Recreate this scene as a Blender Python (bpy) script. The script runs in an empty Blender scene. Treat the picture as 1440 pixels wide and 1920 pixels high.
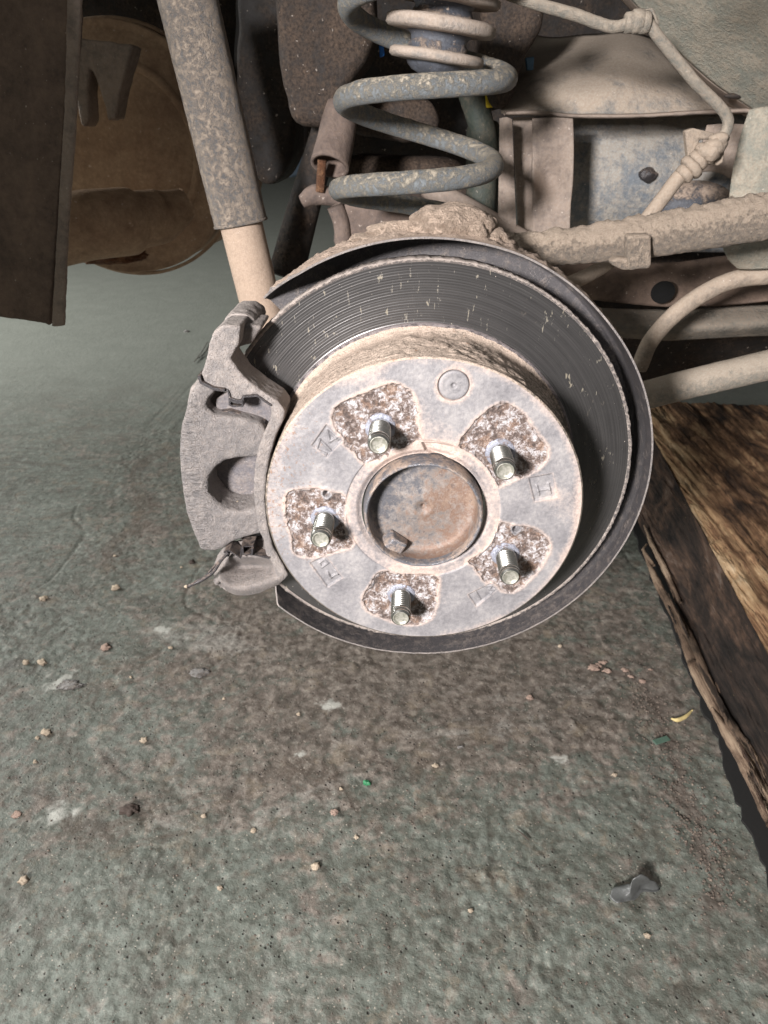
import bpy, bmesh, math, random
import numpy as np
from mathutils import Vector, Matrix
rnd = random.Random(7)
R = math.radians
sc = bpy.context.scene
# ------------------------------------------------------------------ camera
F = 1331.0; PITCH = R(28.6); YAW = R(-1.68)
CAM = Vector((-0.0119, -0.3564, 0.1941))
FLOOR = -0.36
cd = bpy.data.cameras.new("camera"); cam = bpy.data.objects.new("camera", cd); sc.collection.objects.link(cam)
cd.sensor_fit = 'VERTICAL'; cd.sensor_height = 36; cd.sensor_width = 27; cd.lens = F / 1920 * 36
cd.clip_start = 0.01; cd.clip_end = 60
cam.location = CAM; cam.rotation_euler = (math.pi/2 - PITCH, 0, -YAW)
cd.dof.use_dof = True; cd.dof.focus_distance = 0.41; cd.dof.aperture_fstop = 20
sc.camera = cam
# ------------------------------------------------------------------ world and lamps (a workshop: no sky, no sun)
w = bpy.data.worlds.new("World"); sc.world = w; w.use_nodes = True
bg = w.node_tree.nodes['Background']; bg.inputs[0].default_value = (1.0, 0.985, 0.96, 1); bg.inputs[1].default_value = 0.17
def area(name, loc, target, size, power, col):
    l = bpy.data.lights.new(name, 'AREA'); l.shape = 'DISK'; l.size = size; l.energy = power; l.color = col
    o = bpy.data.objects.new(name, l); sc.collection.objects.link(o); o.location = loc
    o.rotation_euler = (Vector(target) - Vector(loc)).to_track_quat('-Z', 'Y').to_euler()
    return o
ls = bpy.data.lights.new('work_lamp', 'SPOT'); ls.energy = 172; ls.color = (1.0, .955, .94); ls.shadow_soft_size = .085; ls.spot_size = R(78); ls.spot_blend = 1.0
lo = bpy.data.objects.new('work_lamp', ls); C0 = sc.collection; C0.objects.link(lo); lo.location = (-0.50, -1.04, 0.42)
lo.rotation_euler = (Vector((.13, .02, -.07)) - lo.location).to_track_quat('-Z', 'Y').to_euler()
area('workshop_door_light', (-3.0, 1.1, 1.15), (-0.3, .9, FLOOR), 1.3, 150, (1.0, 1.0, 0.97))
sc.view_settings.view_transform = 'Standard'; sc.view_settings.look = 'None'; sc.view_settings.gamma = 1
sc.view_settings.exposure = 0.0
# ------------------------------------------------------------------ helpers: geometry
C = sc.collection
def ray(u, v):
    a = (u-720)/F; b = (960-v)/F
    X = a; Y = math.cos(PITCH)+b*math.sin(PITCH); Z = -math.sin(PITCH)+b*math.cos(PITCH)
    return Vector((X*math.cos(YAW)+Y*math.sin(YAW), -X*math.sin(YAW)+Y*math.cos(YAW), Z))
def at(u, v, Y):
    d = ray(u, v); return CAM + d*((Y-CAM.y)/d.y)
def fl(u, v, h=0.0):
    d = ray(u, v); return CAM + d*((FLOOR+h-CAM.z)/d.z)
def _h(ix, iy, iz, s):
    n = (ix.astype(np.int64)*374761393 + iy.astype(np.int64)*668265263 + iz.astype(np.int64)*2147483647 + s*974711) & 0xffffffff
    n = ((n ^ (n >> 13))*1274126177) & 0xffffffff
    n = ((n ^ (n >> 16))*2246822519) & 0xffffffff
    return ((n ^ (n >> 15)) & 0xffffff)/float(0xffffff)
def vnoise(P, s=0):
    i = np.floor(P); f = P-i; f = f*f*(3-2*f); i = i.astype(np.int64); o = 0
    for a in (0, 1):
        for b in (0, 1):
            for c in (0, 1):
                wgt = (f[:, 0] if a else 1-f[:, 0])*(f[:, 1] if b else 1-f[:, 1])*(f[:, 2] if c else 1-f[:, 2])
                o = o+wgt*_h(i[:, 0]+a, i[:, 1]+b, i[:, 2]+c, s)
    return o
def fbm(P, scale, oct=4, s=0, rough=0.5):
    P = np.asarray(P, float)*scale; o = 0; a = 1; t = 0
    for k in range(oct):
        o = o+a*vnoise(P+17.3*k, s+k); t += a; a *= rough; P = P*2.03
    return o/t*2-1
def root(name, loc, label, cat, group=None):
    o = bpy.data.objects.new(name, None); C.objects.link(o); o.location = loc; o.empty_display_size = 0.02
    tag(o, label, cat, group); return o
def tag(o, label=None, cat=None, group=None, kind=None):
    if label: o['label'] = label
    if cat: o['category'] = cat
    if group: o['group'] = group
    if kind: o['kind'] = kind
    return o
def wloc(o):
    p = Vector(o.location)
    while o.parent: o = o.parent; p += Vector(o.location)
    return p
def mk(name, V, Fc, m, parent=None, base=None, smooth=True, attrs=None):
    """V in world coordinates; stored relative to the parent (or to base)."""
    V = np.asarray([tuple(v) for v in V] if not isinstance(V, np.ndarray) else V, float)
    org = wloc(parent) if parent else (Vector(base) if base is not None else Vector(V.mean(0)))
    me = bpy.data.meshes.new(name); me.from_pydata((V-np.array(org)).tolist(), [], [tuple(f) for f in Fc])
    me.validate(); me.update()
    if smooth: me.polygons.foreach_set('use_smooth', [True]*len(me.polygons))
    for k, a in (attrs or {}).items():
        at_ = me.attributes.new(k, 'FLOAT', 'POINT'); at_.data.foreach_set('value', np.asarray(a, float))
    o = bpy.data.objects.new(name, me); C.objects.link(o)
    if parent: o.parent = parent
    else: o.location = org
    if m: me.materials.append(m)
    return o
def sharp(o, deg=35):
    me = o.data
    me.set_sharp_from_angle(angle=R(deg)); return o
def grid_faces(n, m, wrapn=False, wrapm=False):
    f = []
    for i in range(n if wrapn else n-1):
        for j in range(m if wrapm else m-1):
            i2 = (i+1) % n; j2 = (j+1) % m
            f.append((i*m+j, i*m+j2, i2*m+j2, i2*m+j))
    return f
def frame(d):
    d = Vector(d).normalized(); a = Vector((0, 0, 1)) if abs(d.z) < .9 else Vector((1, 0, 0))
    x = d.cross(a).normalized(); return x, x.cross(d).normalized(), d
def lathe(prof, org, axis, n=64, noise=0, nscale=300, seed=0, a0=0, a1=2*math.pi):
    """prof: (radius, distance along axis)"""
    x, y, d = frame(axis); org = Vector(org); V = []
    full = abs(a1-a0) > 6.28
    cnt = n if full else n+1
    for r, h in prof:
        for k in range(cnt):
            t = a0+(a1-a0)*k/n
            V.append(org+d*h+(x*math.cos(t)+y*math.sin(t))*r)
    V = np.array([tuple(v) for v in V])
    if noise: V = V+fbm(V, nscale, 3, seed)[:, None]*noise*np.array([.6, .6, .6])
    return V, grid_faces(len(prof), cnt, False, full)
def crom(pts, n):
    P = np.array([tuple(p) for p in pts], float); P = np.vstack([2*P[0]-P[1], P, 2*P[-1]-P[-2]]); o = []
    for i in range(1, len(P)-2):
        for k in range(n):
            t = k/n
            o.append(.5*((2*P[i])+(-P[i-1]+P[i+1])*t+(2*P[i-1]-5*P[i]+4*P[i+1]-P[i+2])*t*t+(-P[i-1]+3*P[i]-3*P[i+1]+P[i+2])*t**3))
    o.append(P[-2]); return np.array(o)
def tube(pts, r, n=20, sub=8, caps=True, noise=0, nscale=200, seed=0, topmud=0, smooth=True):
    P = crom(pts, sub) if smooth and len(pts) > 2 else (crom(pts, sub*3))
    T = np.gradient(P, axis=0); T /= np.linalg.norm(T, axis=1)[:, None]
    rr = np.interp(np.linspace(0, 1, len(P)), np.linspace(0, 1, len(r)), r) if hasattr(r, '__len__') else np.full(len(P), r)
    x, y, d = frame(T[0]); x = np.array(x); V = []; Nn = []
    for i in range(len(P)):
        x = x-T[i]*x.dot(T[i]); x /= np.linalg.norm(x); y = np.cross(T[i], x)
        for k in range(n):
            a = 2*math.pi*k/n; q = x*math.cos(a)+y*math.sin(a); V.append(P[i]+q*rr[i]); Nn.append(q)
    V = np.array(V); Nn = np.array(Nn)
    if noise or topmud:
        f = fbm(V, nscale, 4, seed, .6); up = np.clip(Nn[:, 2], 0, 1)
        f2 = np.clip(fbm(V, nscale*.35, 4, seed+9, .65)+.25, 0, 1)
        V = V+Nn*(f*noise+up*f2*topmud)[:, None]
    Fc = grid_faces(len(P), n, False, True)
    if caps:
        Fc.append(tuple(range(n))); Fc.append(tuple((len(P)-1)*n+k for k in range(n))[::-1])
    return V, Fc
def patch(rows, su=10, sv=10, noise=0, nscale=30, seed=0):
    """rows of (u,v,Y) control points (same count in each) -> smooth sheet"""
    G = np.array([[tuple(at(*p)) for p in r] for r in rows])
    G = np.array([crom(r, su) for r in G]); G = np.array([crom(G[:, j], sv) for j in range(G.shape[1])])
    n, m = G.shape[:2]; V = G.reshape(-1, 3)
    if noise:
        V = V.copy(); V[:, 1] += fbm(V, nscale, 4, seed)*noise; V[:, 2] += fbm(V, nscale, 4, seed+5)*noise*.4
    return V, grid_faces(n, m)
def solid(o, th, off=1):
    m = o.modifiers.new('thickness', 'SOLIDIFY'); m.thickness = th; m.offset = off; return o
def prism(outline, Yf, Yb, shrink=0, jitter=0):
    """outline in picture coordinates on the plane y=Yf (or per point (u,v,Y)), carried straight back to y=Yb"""
    P = [at(p[0], p[1], p[2] if len(p) > 2 else Yf) for p in outline]; n = len(P)
    c = sum(P, Vector())/n
    B = []
    for p in P:
        q = Vector((p.x, Yb if not callable(Yb) else Yb(p), p.z)); q.x += (c.x-q.x)*shrink; q.z += (c.z-q.z)*shrink; B.append(q)
    V = P+B; Fc = [tuple(range(n)), tuple(range(2*n-1, n-1, -1))]
    for i in range(n):
        j = (i+1) % n; Fc.append((i, n+i, n+j, j))
    return V, Fc
def fixn(o):
    bm = bmesh.new(); bm.from_mesh(o.data); bmesh.ops.recalc_face_normals(bm, faces=bm.faces); bm.to_mesh(o.data); bm.free()
    o.data.polygons.foreach_set('use_smooth', [True]*len(o.data.polygons)); return o
_tex = {}
def cloud(size, depth=3):
    k = (size, depth)
    if k not in _tex:
        t = bpy.data.textures.new('clouds', 'CLOUDS'); t.noise_scale = size; t.noise_depth = depth; _tex[k] = t
    return _tex[k]
def cast(o, bevel=.003, voxel=.0012, disp=.0007, size=.006, smooth=4):
    fixn(o)
    if bevel:
        b = o.modifiers.new('bevel', 'BEVEL'); b.width = bevel; b.segments = 2; b.limit_method = 'ANGLE'; b.angle_limit = R(30)
    r = o.modifiers.new('remesh', 'REMESH'); r.mode = 'VOXEL'; r.voxel_size = voxel; r.use_smooth_shade = True
    if smooth:
        s = o.modifiers.new('smooth', 'SMOOTH'); s.iterations = smooth; s.factor = .5
    d = o.modifiers.new('relief', 'DISPLACE'); d.texture = cloud(size); d.strength = disp; d.mid_level = .5
    return o
def bev(o, wd, seg=2, ang=30):
    fixn(o); b = o.modifiers.new('bevel', 'BEVEL'); b.width = wd; b.segments = seg; b.limit_method = 'ANGLE'; b.angle_limit = R(ang)
    b.harden_normals = False; sharp(o, 40); return o
def box(c, sx, sy, sz, rot=None):
    V = []
    for dx in (-1, 1):
        for dy in (-1, 1):
            for dz in (-1, 1):
                p = Vector((dx*sx/2, dy*sy/2, dz*sz/2))
                if rot: p = rot @ p
                V.append(Vector(c)+p)
    return V, [(0, 1, 3, 2), (4, 6, 7, 5), (0, 4, 5, 1), (2, 3, 7, 6), (0, 2, 6, 4), (1, 5, 7, 3)]
def join(*vf):
    V = []; Fc = []
    for v, f in vf:
        o = len(V); V += [tuple(p) for p in v]; Fc += [tuple(i+o for i in q) for q in f]
    return V, Fc
def blob(c, rad, seed=0, amp=.25, scale=1.2, n=3, flat=None):
    bm = bmesh.new(); bmesh.ops.create_icosphere(bm, subdivisions=n, radius=1)
    V = np.array([tuple(v.co) for v in bm.verts]); Fc = [tuple(v.index for v in f.verts) for f in bm.faces]; bm.free()
    k = 1+amp*fbm(V+seed*3.1, scale, 4, seed, .6)*1.6
    V = V*k[:, None]*np.array(rad)
    return V+np.array(tuple(c)), Fc
# ------------------------------------------------------------------ helpers: materials
class M:
    def __init__(s, name):
        s.m = bpy.data.materials.new(name); s.m.use_nodes = True; s.t = s.m.node_tree; s.b = s.t.nodes['Principled BSDF']
        s.co = s.t.nodes.new('ShaderNodeTexCoord').outputs['Object']
    def n(s, k, **kw):
        x = s.t.nodes.new(k)
        for a, b in kw.items(): setattr(x, a, b)
        return x
    def put(s, sock, v):
        if hasattr(v, 'is_linked') or isinstance(v, bpy.types.NodeSocket): s.t.links.new(v, sock)
        elif isinstance(v, (tuple, list)) and len(v) == 3 and sock.type == 'RGBA': sock.default_value = (*v, 1)
        else: sock.default_value = v
    def noise(s, scale, det=4, rough=.55, dist=0, vec=None):
        x = s.n('ShaderNodeTexNoise'); s.t.links.new(vec or s.co, x.inputs['Vector'])
        x.inputs['Scale'].default_value = scale; x.inputs['Detail'].default_value = det; x.inputs['Roughness'].default_value = rough; x.inputs['Distortion'].default_value = dist
        return x.outputs['Fac']
    def vor(s, scale, feat='F1', vec=None, rand=1):
        x = s.n('ShaderNodeTexVoronoi', feature=feat); s.t.links.new(vec or s.co, x.inputs['Vector']); x.inputs['Scale'].default_value = scale
        x.inputs['Randomness'].default_value = rand
        return x.outputs['Distance'], x.outputs.get('Color')
    def scl(s, v, vec=None):
        x = s.n('ShaderNodeMapping'); s.t.links.new(vec or s.co, x.inputs['Vector']); x.inputs['Scale'].default_value = v; return x.outputs[0]
    def ramp(s, f, a, b, lo=0., hi=1.):
        x = s.n('ShaderNodeMapRange', interpolation_type='SMOOTHSTEP'); s.put(x.inputs[0], f); x.inputs[1].default_value = a; x.inputs[2].default_value = b
        x.inputs[3].default_value = lo; x.inputs[4].default_value = hi; return x.outputs[0]
    def cr(s, f, stops, interp='LINEAR'):
        x = s.n('ShaderNodeValToRGB'); x.color_ramp.interpolation = interp; e = x.color_ramp.elements
        while len(e) < len(stops): e.new(.5)
        for q, (p, c) in zip(e, stops): q.position = p; q.color = (*c, 1)
        s.put(x.inputs[0], f); return x.outputs[0]
    def mix(s, f, a, b, mode='MIX'):
        x = s.n('ShaderNodeMix', data_type='RGBA', blend_type=mode); s.put(x.inputs[0], f); s.put(x.inputs[6], a); s.put(x.inputs[7], b); return x.outputs[2]
    def ma(s, op, a, b=0., clamp=False):
        x = s.n('ShaderNodeMath', operation=op, use_clamp=clamp); s.put(x.inputs[0], a); s.put(x.inputs[1], b); return x.outputs[0]
    def attr(s, name):
        return s.n('ShaderNodeAttribute', attribute_name=name).outputs['Fac']
    def up(s, lo=.2, hi=.9):
        g = s.n('ShaderNodeNewGeometry'); q = s.n('ShaderNodeSeparateXYZ'); s.t.links.new(g.outputs['Normal'], q.inputs[0]); return s.ramp(q.outputs[2], lo, hi)
    def bump(s, h, dist, strength=1, prev=None):
        x = s.n('ShaderNodeBump'); s.put(x.inputs['Height'], h); x.inputs['Distance'].default_value = dist; x.inputs['Strength'].default_value = strength
        if prev: s.t.links.new(prev, x.inputs['Normal'])
        return x.outputs[0]
    def out(s, col, rough=.6, metal=0., nrm=None, spec=None, aniso=None):
        s.put(s.b.inputs['Base Color'], col); s.put(s.b.inputs['Roughness'], rough); s.put(s.b.inputs['Metallic'], metal)
        if nrm: s.t.links.new(nrm, s.b.inputs['Normal'])
        if spec is not None: s.put(s.b.inputs['Specular IOR Level'], spec)
        return s.m
SAND = (.42, .315, .24); SANDD = (.25, .175, .125)
def grime(name, base, dust=SAND, amount=.5, scale=60, upd=.5, rough=.75, metal=0., bumpd=.0006, fine=900, spots=None, soft=.1, dark=(.05, .045, .045)):
    """painted or bare metal under blotchy road dust, more of it on upward faces"""
    m = M(name); n1 = m.noise(scale, 10, .76, .15); n2 = m.noise(fine, 3, .6); n3 = m.noise(scale*6, 5, .7)
    base_c = m.mix(m.ramp(n3, .35, .7), m.mix(.35, base, dark), base)
    f = m.ma('ADD', n1, m.ma('MULTIPLY', m.up(-.3, .9), upd*.5)); f = m.ma('ADD', f, m.ma('MULTIPLY', m.ma('SUBTRACT', n3, .5), .35))
    f = m.ramp(f, 1-amount-soft, 1-amount+soft)
    d = m.mix(m.ramp(n2, .3, .75), m.mix(.4, dust, SANDD), dust)
    c = m.mix(f, base_c, d)
    if spots: c = m.mix(m.ramp(m.noise(fine*.45, 4, .7), .66, .72), c, spots)
    c = m.mix(m.ramp(m.noise(fine*.7, 2, .5), .7, .76), c, m.mix(.5, dust, (.6, .52, .45)))
    h = m.ma('ADD', m.ma('MULTIPLY', f, .8), m.ma('MULTIPLY', n2, .5)); h = m.ma('ADD', h, m.ma('MULTIPLY', n3, .8))
    return m.out(c, m.ma('ADD', m.ma('MULTIPLY', f, .25), rough-.2, True), metal, m.bump(h, bumpd), spec=.35)

def ridged(mm_):
    t = mm_.node_tree; b = t.nodes['Principled BSDF']; old = b.inputs['Normal'].links[0].from_socket
    co = t.nodes.new('ShaderNodeTexCoord'); mp_ = t.nodes.new('ShaderNodeMapping'); mp_.inputs['Scale'].default_value = (.25, .25, 1); n_ = t.nodes.new('ShaderNodeTexNoise'); n_.inputs['Scale'].default_value = 700
    t.links.new(co.outputs['Object'], mp_.inputs[0]); t.links.new(mp_.outputs[0], n_.inputs[0]); q_ = t.nodes.new('ShaderNodeSeparateXYZ'); t.links.new(co.outputs['Object'], q_.inputs[0])
    r_ = t.nodes.new('ShaderNodeMapRange'); t.links.new(q_.outputs[0], r_.inputs[0]); r_.inputs[1].default_value = -.017; r_.inputs[2].default_value = -.012; r_.inputs[3].default_value = 1; r_.inputs[4].default_value = 0
    m_ = t.nodes.new('ShaderNodeMath'); m_.operation = 'MULTIPLY'; t.links.new(n_.outputs[0], m_.inputs[0]); t.links.new(r_.outputs[0], m_.inputs[1])
    bp_ = t.nodes.new('ShaderNodeBump'); bp_.inputs['Distance'].default_value = .0025; t.links.new(m_.outputs[0], bp_.inputs['Height']); t.links.new(old, bp_.inputs['Normal']); t.links.new(bp_.outputs[0], b.inputs['Normal'])
CASTB = grime('cast_iron_ridged', (.21, .205, .21), (.38, .355, .345), .52, 170, .25, .8, .0, .0014, 1300, soft=.30); ridged(CASTB)
HANG = grime('hanger_dark_brown', (.042, .030, .024), (.13, .09, .068), .5, 40, .1, .85, 0, .0008, 500, soft=.25)
# hat face
m = M('disc_face_steel')
rust = m.attr('rust'); dustA = m.attr('dust'); spk = m.attr('speck'); sol = m.attr('sole')
n1 = m.noise(45, 6, .6); n2 = m.noise(420, 6, .7); n3 = m.noise(1500, 3, .6); n4 = m.noise(330, 7, .8, .5); n5 = m.noise(130, 5, .7, .5)
greyc = m.cr(m.ma('ADD', m.ma('MULTIPLY', n1, .6), m.ma('MULTIPLY', n2, .4)), [(.36, (.17, .165, .175)), (.5, (.265, .255, .262)), (.64, (.38, .36, .355))])
scr = m.noise(30, 3, .5, 6.0)
greyc = m.mix(m.ramp(m.ma('ABSOLUTE', m.ma('SUBTRACT', scr, .5)), .0, .0025, .28, 0), greyc, (.55, .5, .47))
ring_n = m.vor(170, 'DISTANCE_TO_EDGE')[0]
dustc = m.cr(m.ma('ADD', m.ma('MULTIPLY', n3, .5), m.ma('MULTIPLY', n2, .5)), [(.32, (.34, .255, .215)), (.5, (.50, .40, .35)), (.68, (.60, .505, .455))])
df = m.ma('ADD', dustA, m.ma('MULTIPLY', m.ma('SUBTRACT', n2, .5), .9)); df = m.ma('ADD', df, m.ma('MULTIPLY', m.ma('SUBTRACT', n1, .5), .7))
c = m.mix(m.ramp(df, .25, .95), greyc, dustc)
c = m.mix(m.ramp(n3, .62, .74, 0, .4), c, (.62, .54, .48))
c = m.mix(m.ma('MULTIPLY', m.ramp(m.ma('ADD', m.noise(430, 6, .74), m.ma('MULTIPLY', spk, .075)), .655, .70), .65), c, (.26, .145, .085))
pk = m.cr(m.ma('ADD', n4, m.ma('MULTIPLY', m.ma('SUBTRACT', m.noise(95, 3, .5), .5), .35)), [(.39, (.04, .028, .026)), (.445, (.14, .095, .078)), (.49, (.26, .20, .175)), (.525, (.42, .37, .36)), (.555, (.74, .72, .74)), (.72, (.86, .85, .87))])
pk2 = m.cr(n4, [(.36, (.10, .055, .035)), (.5, (.31, .185, .12)), (.62, (.55, .42, .34))])
pk = m.mix(m.ramp(n5, .50, .64, 0, .9), pk, pk2)
pk = m.mix(m.ramp(n3, .35, .5, .5, 0), pk, (.05, .03, .03)); pk = m.mix(.22, pk, (.36, .30, .27))
c = m.mix(m.ramp(m.ma('ADD', rust, m.ma('MULTIPLY', m.ma('SUBTRACT', n2, .5), 1.8)), .2, .8), c, pk)
h = m.ma('ADD', m.ma('MULTIPLY', n3, .25), m.ma('MULTIPLY', n2, .35)); h = m.ma('ADD', h, m.ma('MULTIPLY', m.ma('MULTIPLY', n4, rust), 2.6))
FACE = m.out(c, m.ma('ADD', .48, m.ma('MULTIPLY', df, .3), True), .15, m.bump(h, .0007), spec=.4)
# hat flank
m = M('disc_flank_dusty')
n1 = m.noise(90, 6, .65); n3 = m.noise(1400, 3, .6); n2 = m.noise(350, 5, .7); st = m.noise(25, 4, .6, 0, m.scl((1, 22, 1)))
q = m.n('ShaderNodeSeparateXYZ'); m.t.links.new(m.co, q.inputs[0])
zz = m.ramp(q.outputs[2], -.02, .09); xx = m.ramp(q.outputs[0], -.09, .08, .12, 0)
f = m.ma('ADD', m.ma('MULTIPLY', zz, .42), m.ma('ADD', xx, m.ma('MULTIPLY', n1, .55)))
f = m.ma('ADD', f, m.ma('MULTIPLY', m.ma('SUBTRACT', n2, .5), .8)); f = m.ma('ADD', f, m.ma('MULTIPLY', m.ma('SUBTRACT', st, .5), .5))
c = m.mix(m.ramp(f, .45, .75), m.mix(n2, (.10, .085, .07), (.18, .16, .135)), m.mix(m.ramp(n3, .3, .7), (.38, .30, .24), (.62, .505, .42)))
c = m.mix(m.ramp(m.noise(300, 4, .7), .62, .68, 0, .5), c, (.30, .13, .06))
FLANK = m.out(c, .85, 0., m.bump(m.ma('ADD', m.ma('MULTIPLY', n2, .8), m.ma('ADD', m.ma('MULTIPLY', n3, .4), m.ma('MULTIPLY', st, .5))), .0010), spec=.25)
# friction ring
m = M('swept_disc_iron')
q = m.n('ShaderNodeSeparateXYZ'); m.t.links.new(m.co, q.inputs[0]); x_, z_ = q.outputs[0], q.outputs[2]
rad = m.ma('SQRT', m.ma('ADD', m.ma('MULTIPLY', x_, x_), m.ma('MULTIPLY', z_, z_)))
ang = m.ma('ARCTAN2', z_, x_)
cb = m.n('ShaderNodeCombineXYZ'); m.put(cb.inputs[0], m.ma('MULTIPLY', rad, 1.0)); m.put(cb.inputs[1], m.ma('MULTIPLY', ang, .0009)); P = cb.outputs[0]
g1 = m.noise(1600, 4, .7, 0, P); g2 = m.noise(420, 3, .6, 0, P); g3 = m.noise(90, 2, .5, 0, P)
ns = m.noise(70, 5, .65)
c = m.cr(m.ma('ADD', m.ma('MULTIPLY', g1, .6), m.ma('ADD', m.ma('MULTIPLY', g2, .25), m.ma('MULTIPLY', ns, .15))), [(.36, (.10, .096, .095)), (.5, (.145, .140, .138)), (.64, (.19, .182, .178))])
c = m.mix(m.ramp(g1, .66, .72, 0, .35), c, (.62, .57, .54))
cr2 = m.scl((1, 1, .28)); fk = m.ma('MULTIPLY', m.ramp(m.noise(380, 3, .6, .4, cr2), .645, .69), m.ramp(m.noise(900, 2, .5, 0, cr2), .42, .56))
c = m.mix(m.ma('MULTIPLY', fk, .45), c, (.29, .245, .15))
cr3 = m.scl((1.0, 1, .45)); fk2 = m.ramp(m.noise(330, 3, .6, 1.5, cr3), .69, .73)
c = m.mix(m.ma('MULTIPLY', fk2, .55), c, (.42, .37, .31))
fk3 = m.ramp(m.noise(600, 2, .5), .755, .79)
c = m.mix(fk3, c, (.6, .52, .45))
RING = m.out(c, m.ma('ADD', .26, m.ma('MULTIPLY', m.ma('ADD', fk, fk3), .4), True), m.ma('SUBTRACT', .78, m.ma('MULTIPLY', m.ma('ADD', fk, fk3), .6), True),
             m.bump(m.ma('ADD', m.ma('MULTIPLY', g1, .7), m.ma('MULTIPLY', g2, .5)), .00006), spec=.5)
LIP = grime('disc_lip_corroded', (.28, .26, .26), (.55, .49, .45), .52, 500, .3, .65, .2, .0009, 2600)
GROOVE = grime('disc_inner_lip', (.17, .16, .18), (.33, .30, .31), .5, 250, .2, .5, .35, .0007, 1400)
# cap
m = M('rusty_cap_steel')
q = m.n('ShaderNodeSeparateXYZ'); m.t.links.new(m.co, q.inputs[0])
n1 = m.noise(48, 8, .72, .15); n2 = m.noise(380, 5, .7); n3 = m.noise(1400, 3, .6)
side = m.ramp(m.ma('SUBTRACT', q.outputs[0], m.ma('MULTIPLY', q.outputs[2], .45)), -.030, .030, -.09, .10)
f = m.ma('ADD', m.ma('ADD', n1, side), m.ma('MULTIPLY', m.ma('SUBTRACT', n2, .5), .35))
c = m.cr(f, [(.38, (.10, .10, .11)), (.46, (.19, .17, .16)), (.53, (.225, .175, .148)), (.60, (.20, .13, .098)), (.72, (.27, .195, .15))])
c = m.mix(m.ramp(n3, .6, .72, 0, .5), c, (.45, .36, .30))
c = m.mix(m.ramp(m.noise(210, 4, .7), .6, .68, 0, .6), c, (.09, .07, .07))
c = m.mix(m.ramp(m.noise(150, 8, .8, .1), .50, .62, 0, .6), c, (.30, .27, .25))
CAPM = m.out(c, .55, .15, m.bump(m.ma('ADD', n2, m.ma('MULTIPLY', n3, .4)), .0004), spec=.4)
CAPR = grime('cap_rim_steel', (.17, .175, .195), (.45, .36, .30), .44, 80, .1, .5, .25, .0003, 1200)
# stud
m = M('zinc_stud'); n2 = m.noise(500, 4, .6); c = m.mix(n2, (.42, .42, .39), (.62, .61, .57))
STUD = m.out(c, .27, 1., m.bump(n2, .00008))
m = M('zinc_stud_end'); n2 = m.noise(450, 4, .7); c = m.mix(m.ramp(n2, .4, .62), (.30, .30, .25), (.48, .465, .41))
STUDE = m.out(c, .45, .55, m.bump(m.noise(900, 3, .6), .00015))
SEAT = grime('stud_seat_steel', (.40, .42, .50), (.42, .27, .19), .40, 260, 0, .5, .35, .0004, 1500)
CAST = grime('cast_iron_dusty', (.20, .19, .19), (.36, .33, .315), .52, 170, .25, .8, .0, .0013, 1300, soft=.28)
CASTL = grime('cast_iron_pale_dust', (.25, .24, .245), (.43, .395, .375), .54, 150, .35, .85, .0, .0012, 1300, soft=.28)
PADM = grime('pad_backing_steel', (.15, .145, .16), (.26, .24, .235), .45, 120, .2, .6, .1, .0004, 900, soft=.2)
CLIP = grime('clip_black_steel', (.045, .042, .045), (.22, .18, .16), .36, 200, .3, .5, .2, .0003, 1200)
SHIN = grime('shield_dark_paint', (.095, .09, .094), (.24, .22, .21), .38, 160, .1, .55, .1, .0003, 1500, soft=.14)
SHOUT = grime('shield_dust_crust', (.25, .20, .17), (.47, .37, .30), .66, 130, .6, .9, 0, .0016, 900, soft=.15)
MUD = grime('dried_mud', (.44, .33, .25), (.56, .44, .35), .5, 140, .4, .95, 0, .0028, 600, soft=.2, dark=(.16, .11, .08))
SHOCK = grime('shock_painted_dusty', (.20, .215, .235), (.40, .34, .28), .54, 230, .1, .6, .05, .0012, 1700, soft=.15)
SHOCKL = grime('shock_tube_sandy', (.42, .315, .24), (.50, .385, .30), .6, 60, .3, .8, 0, .0003, 800, soft=.3)
SPRING = grime('spring_paint_dusty', (.235, .26, .275), (.46, .42, .34), .46, 230, .15, .6, .0, .0009, 1500, soft=.10)
RUBB = grime('rubber_bluish', (.085, .095, .115), (.40, .32, .26), .34, 70, .5, .6, 0, .0008, 500)
PLATE = grime('spring_plate_dusty', (.30, .28, .26), (.43, .365, .31), .55, 80, .5, .8, 0, .0005, 700, soft=.2)
ARM = grime('arm_tube_muddy', (.26, .255, .24), (.48, .395, .315), .58, 360, .5, .85, 0, .0022, 1000, soft=.2)
LINE = grime('brake_pipe_dusty', (.20, .215, .20), (.35, .31, .255), .56, 230, .4, .75, 0, .0006, 900, soft=.22)
HOSE = grime('hose_sandy', (.22, .185, .15), (.36, .30, .24), .55, 60, .4, .8, 0, .0004, 600, soft=.2)
BODY = grime('body_panel_greenish', (.275, .29, .25), (.36, .335, .275), .52, 60, .2, .75, 0, .0006, 600, soft=.16)
TANK = grime('tank_blue_grey', (.19, .22, .25), (.36, .35, .32), .50, 40, .2, .7, 0, .0005, 500, soft=.12)
HUMP = grime('arch_sandy', (.17, .19, .20), (.40, .345, .285), .56, 22, .2, .85, 0, .0006, 500, soft=.15)
BRKT = grime('bracket_pinkish_dust', (.19, .155, .135), (.33, .275, .235), .56, 35, .2, .85, 0, .0004, 500, soft=.2)
FRAME = grime('frame_brown_dust', (.085, .06, .048), (.20, .145, .115), .5, 30, .2, .85, 0, .0006, 500, soft=.25)
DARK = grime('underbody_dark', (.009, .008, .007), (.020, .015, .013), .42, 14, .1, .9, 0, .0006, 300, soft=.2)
RAIL = grime('rail_dark_brown', (.010, .008, .007), (.028, .020, .016), .5, 30, .2, .85, 0, .0008, 400, soft=.25)
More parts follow.
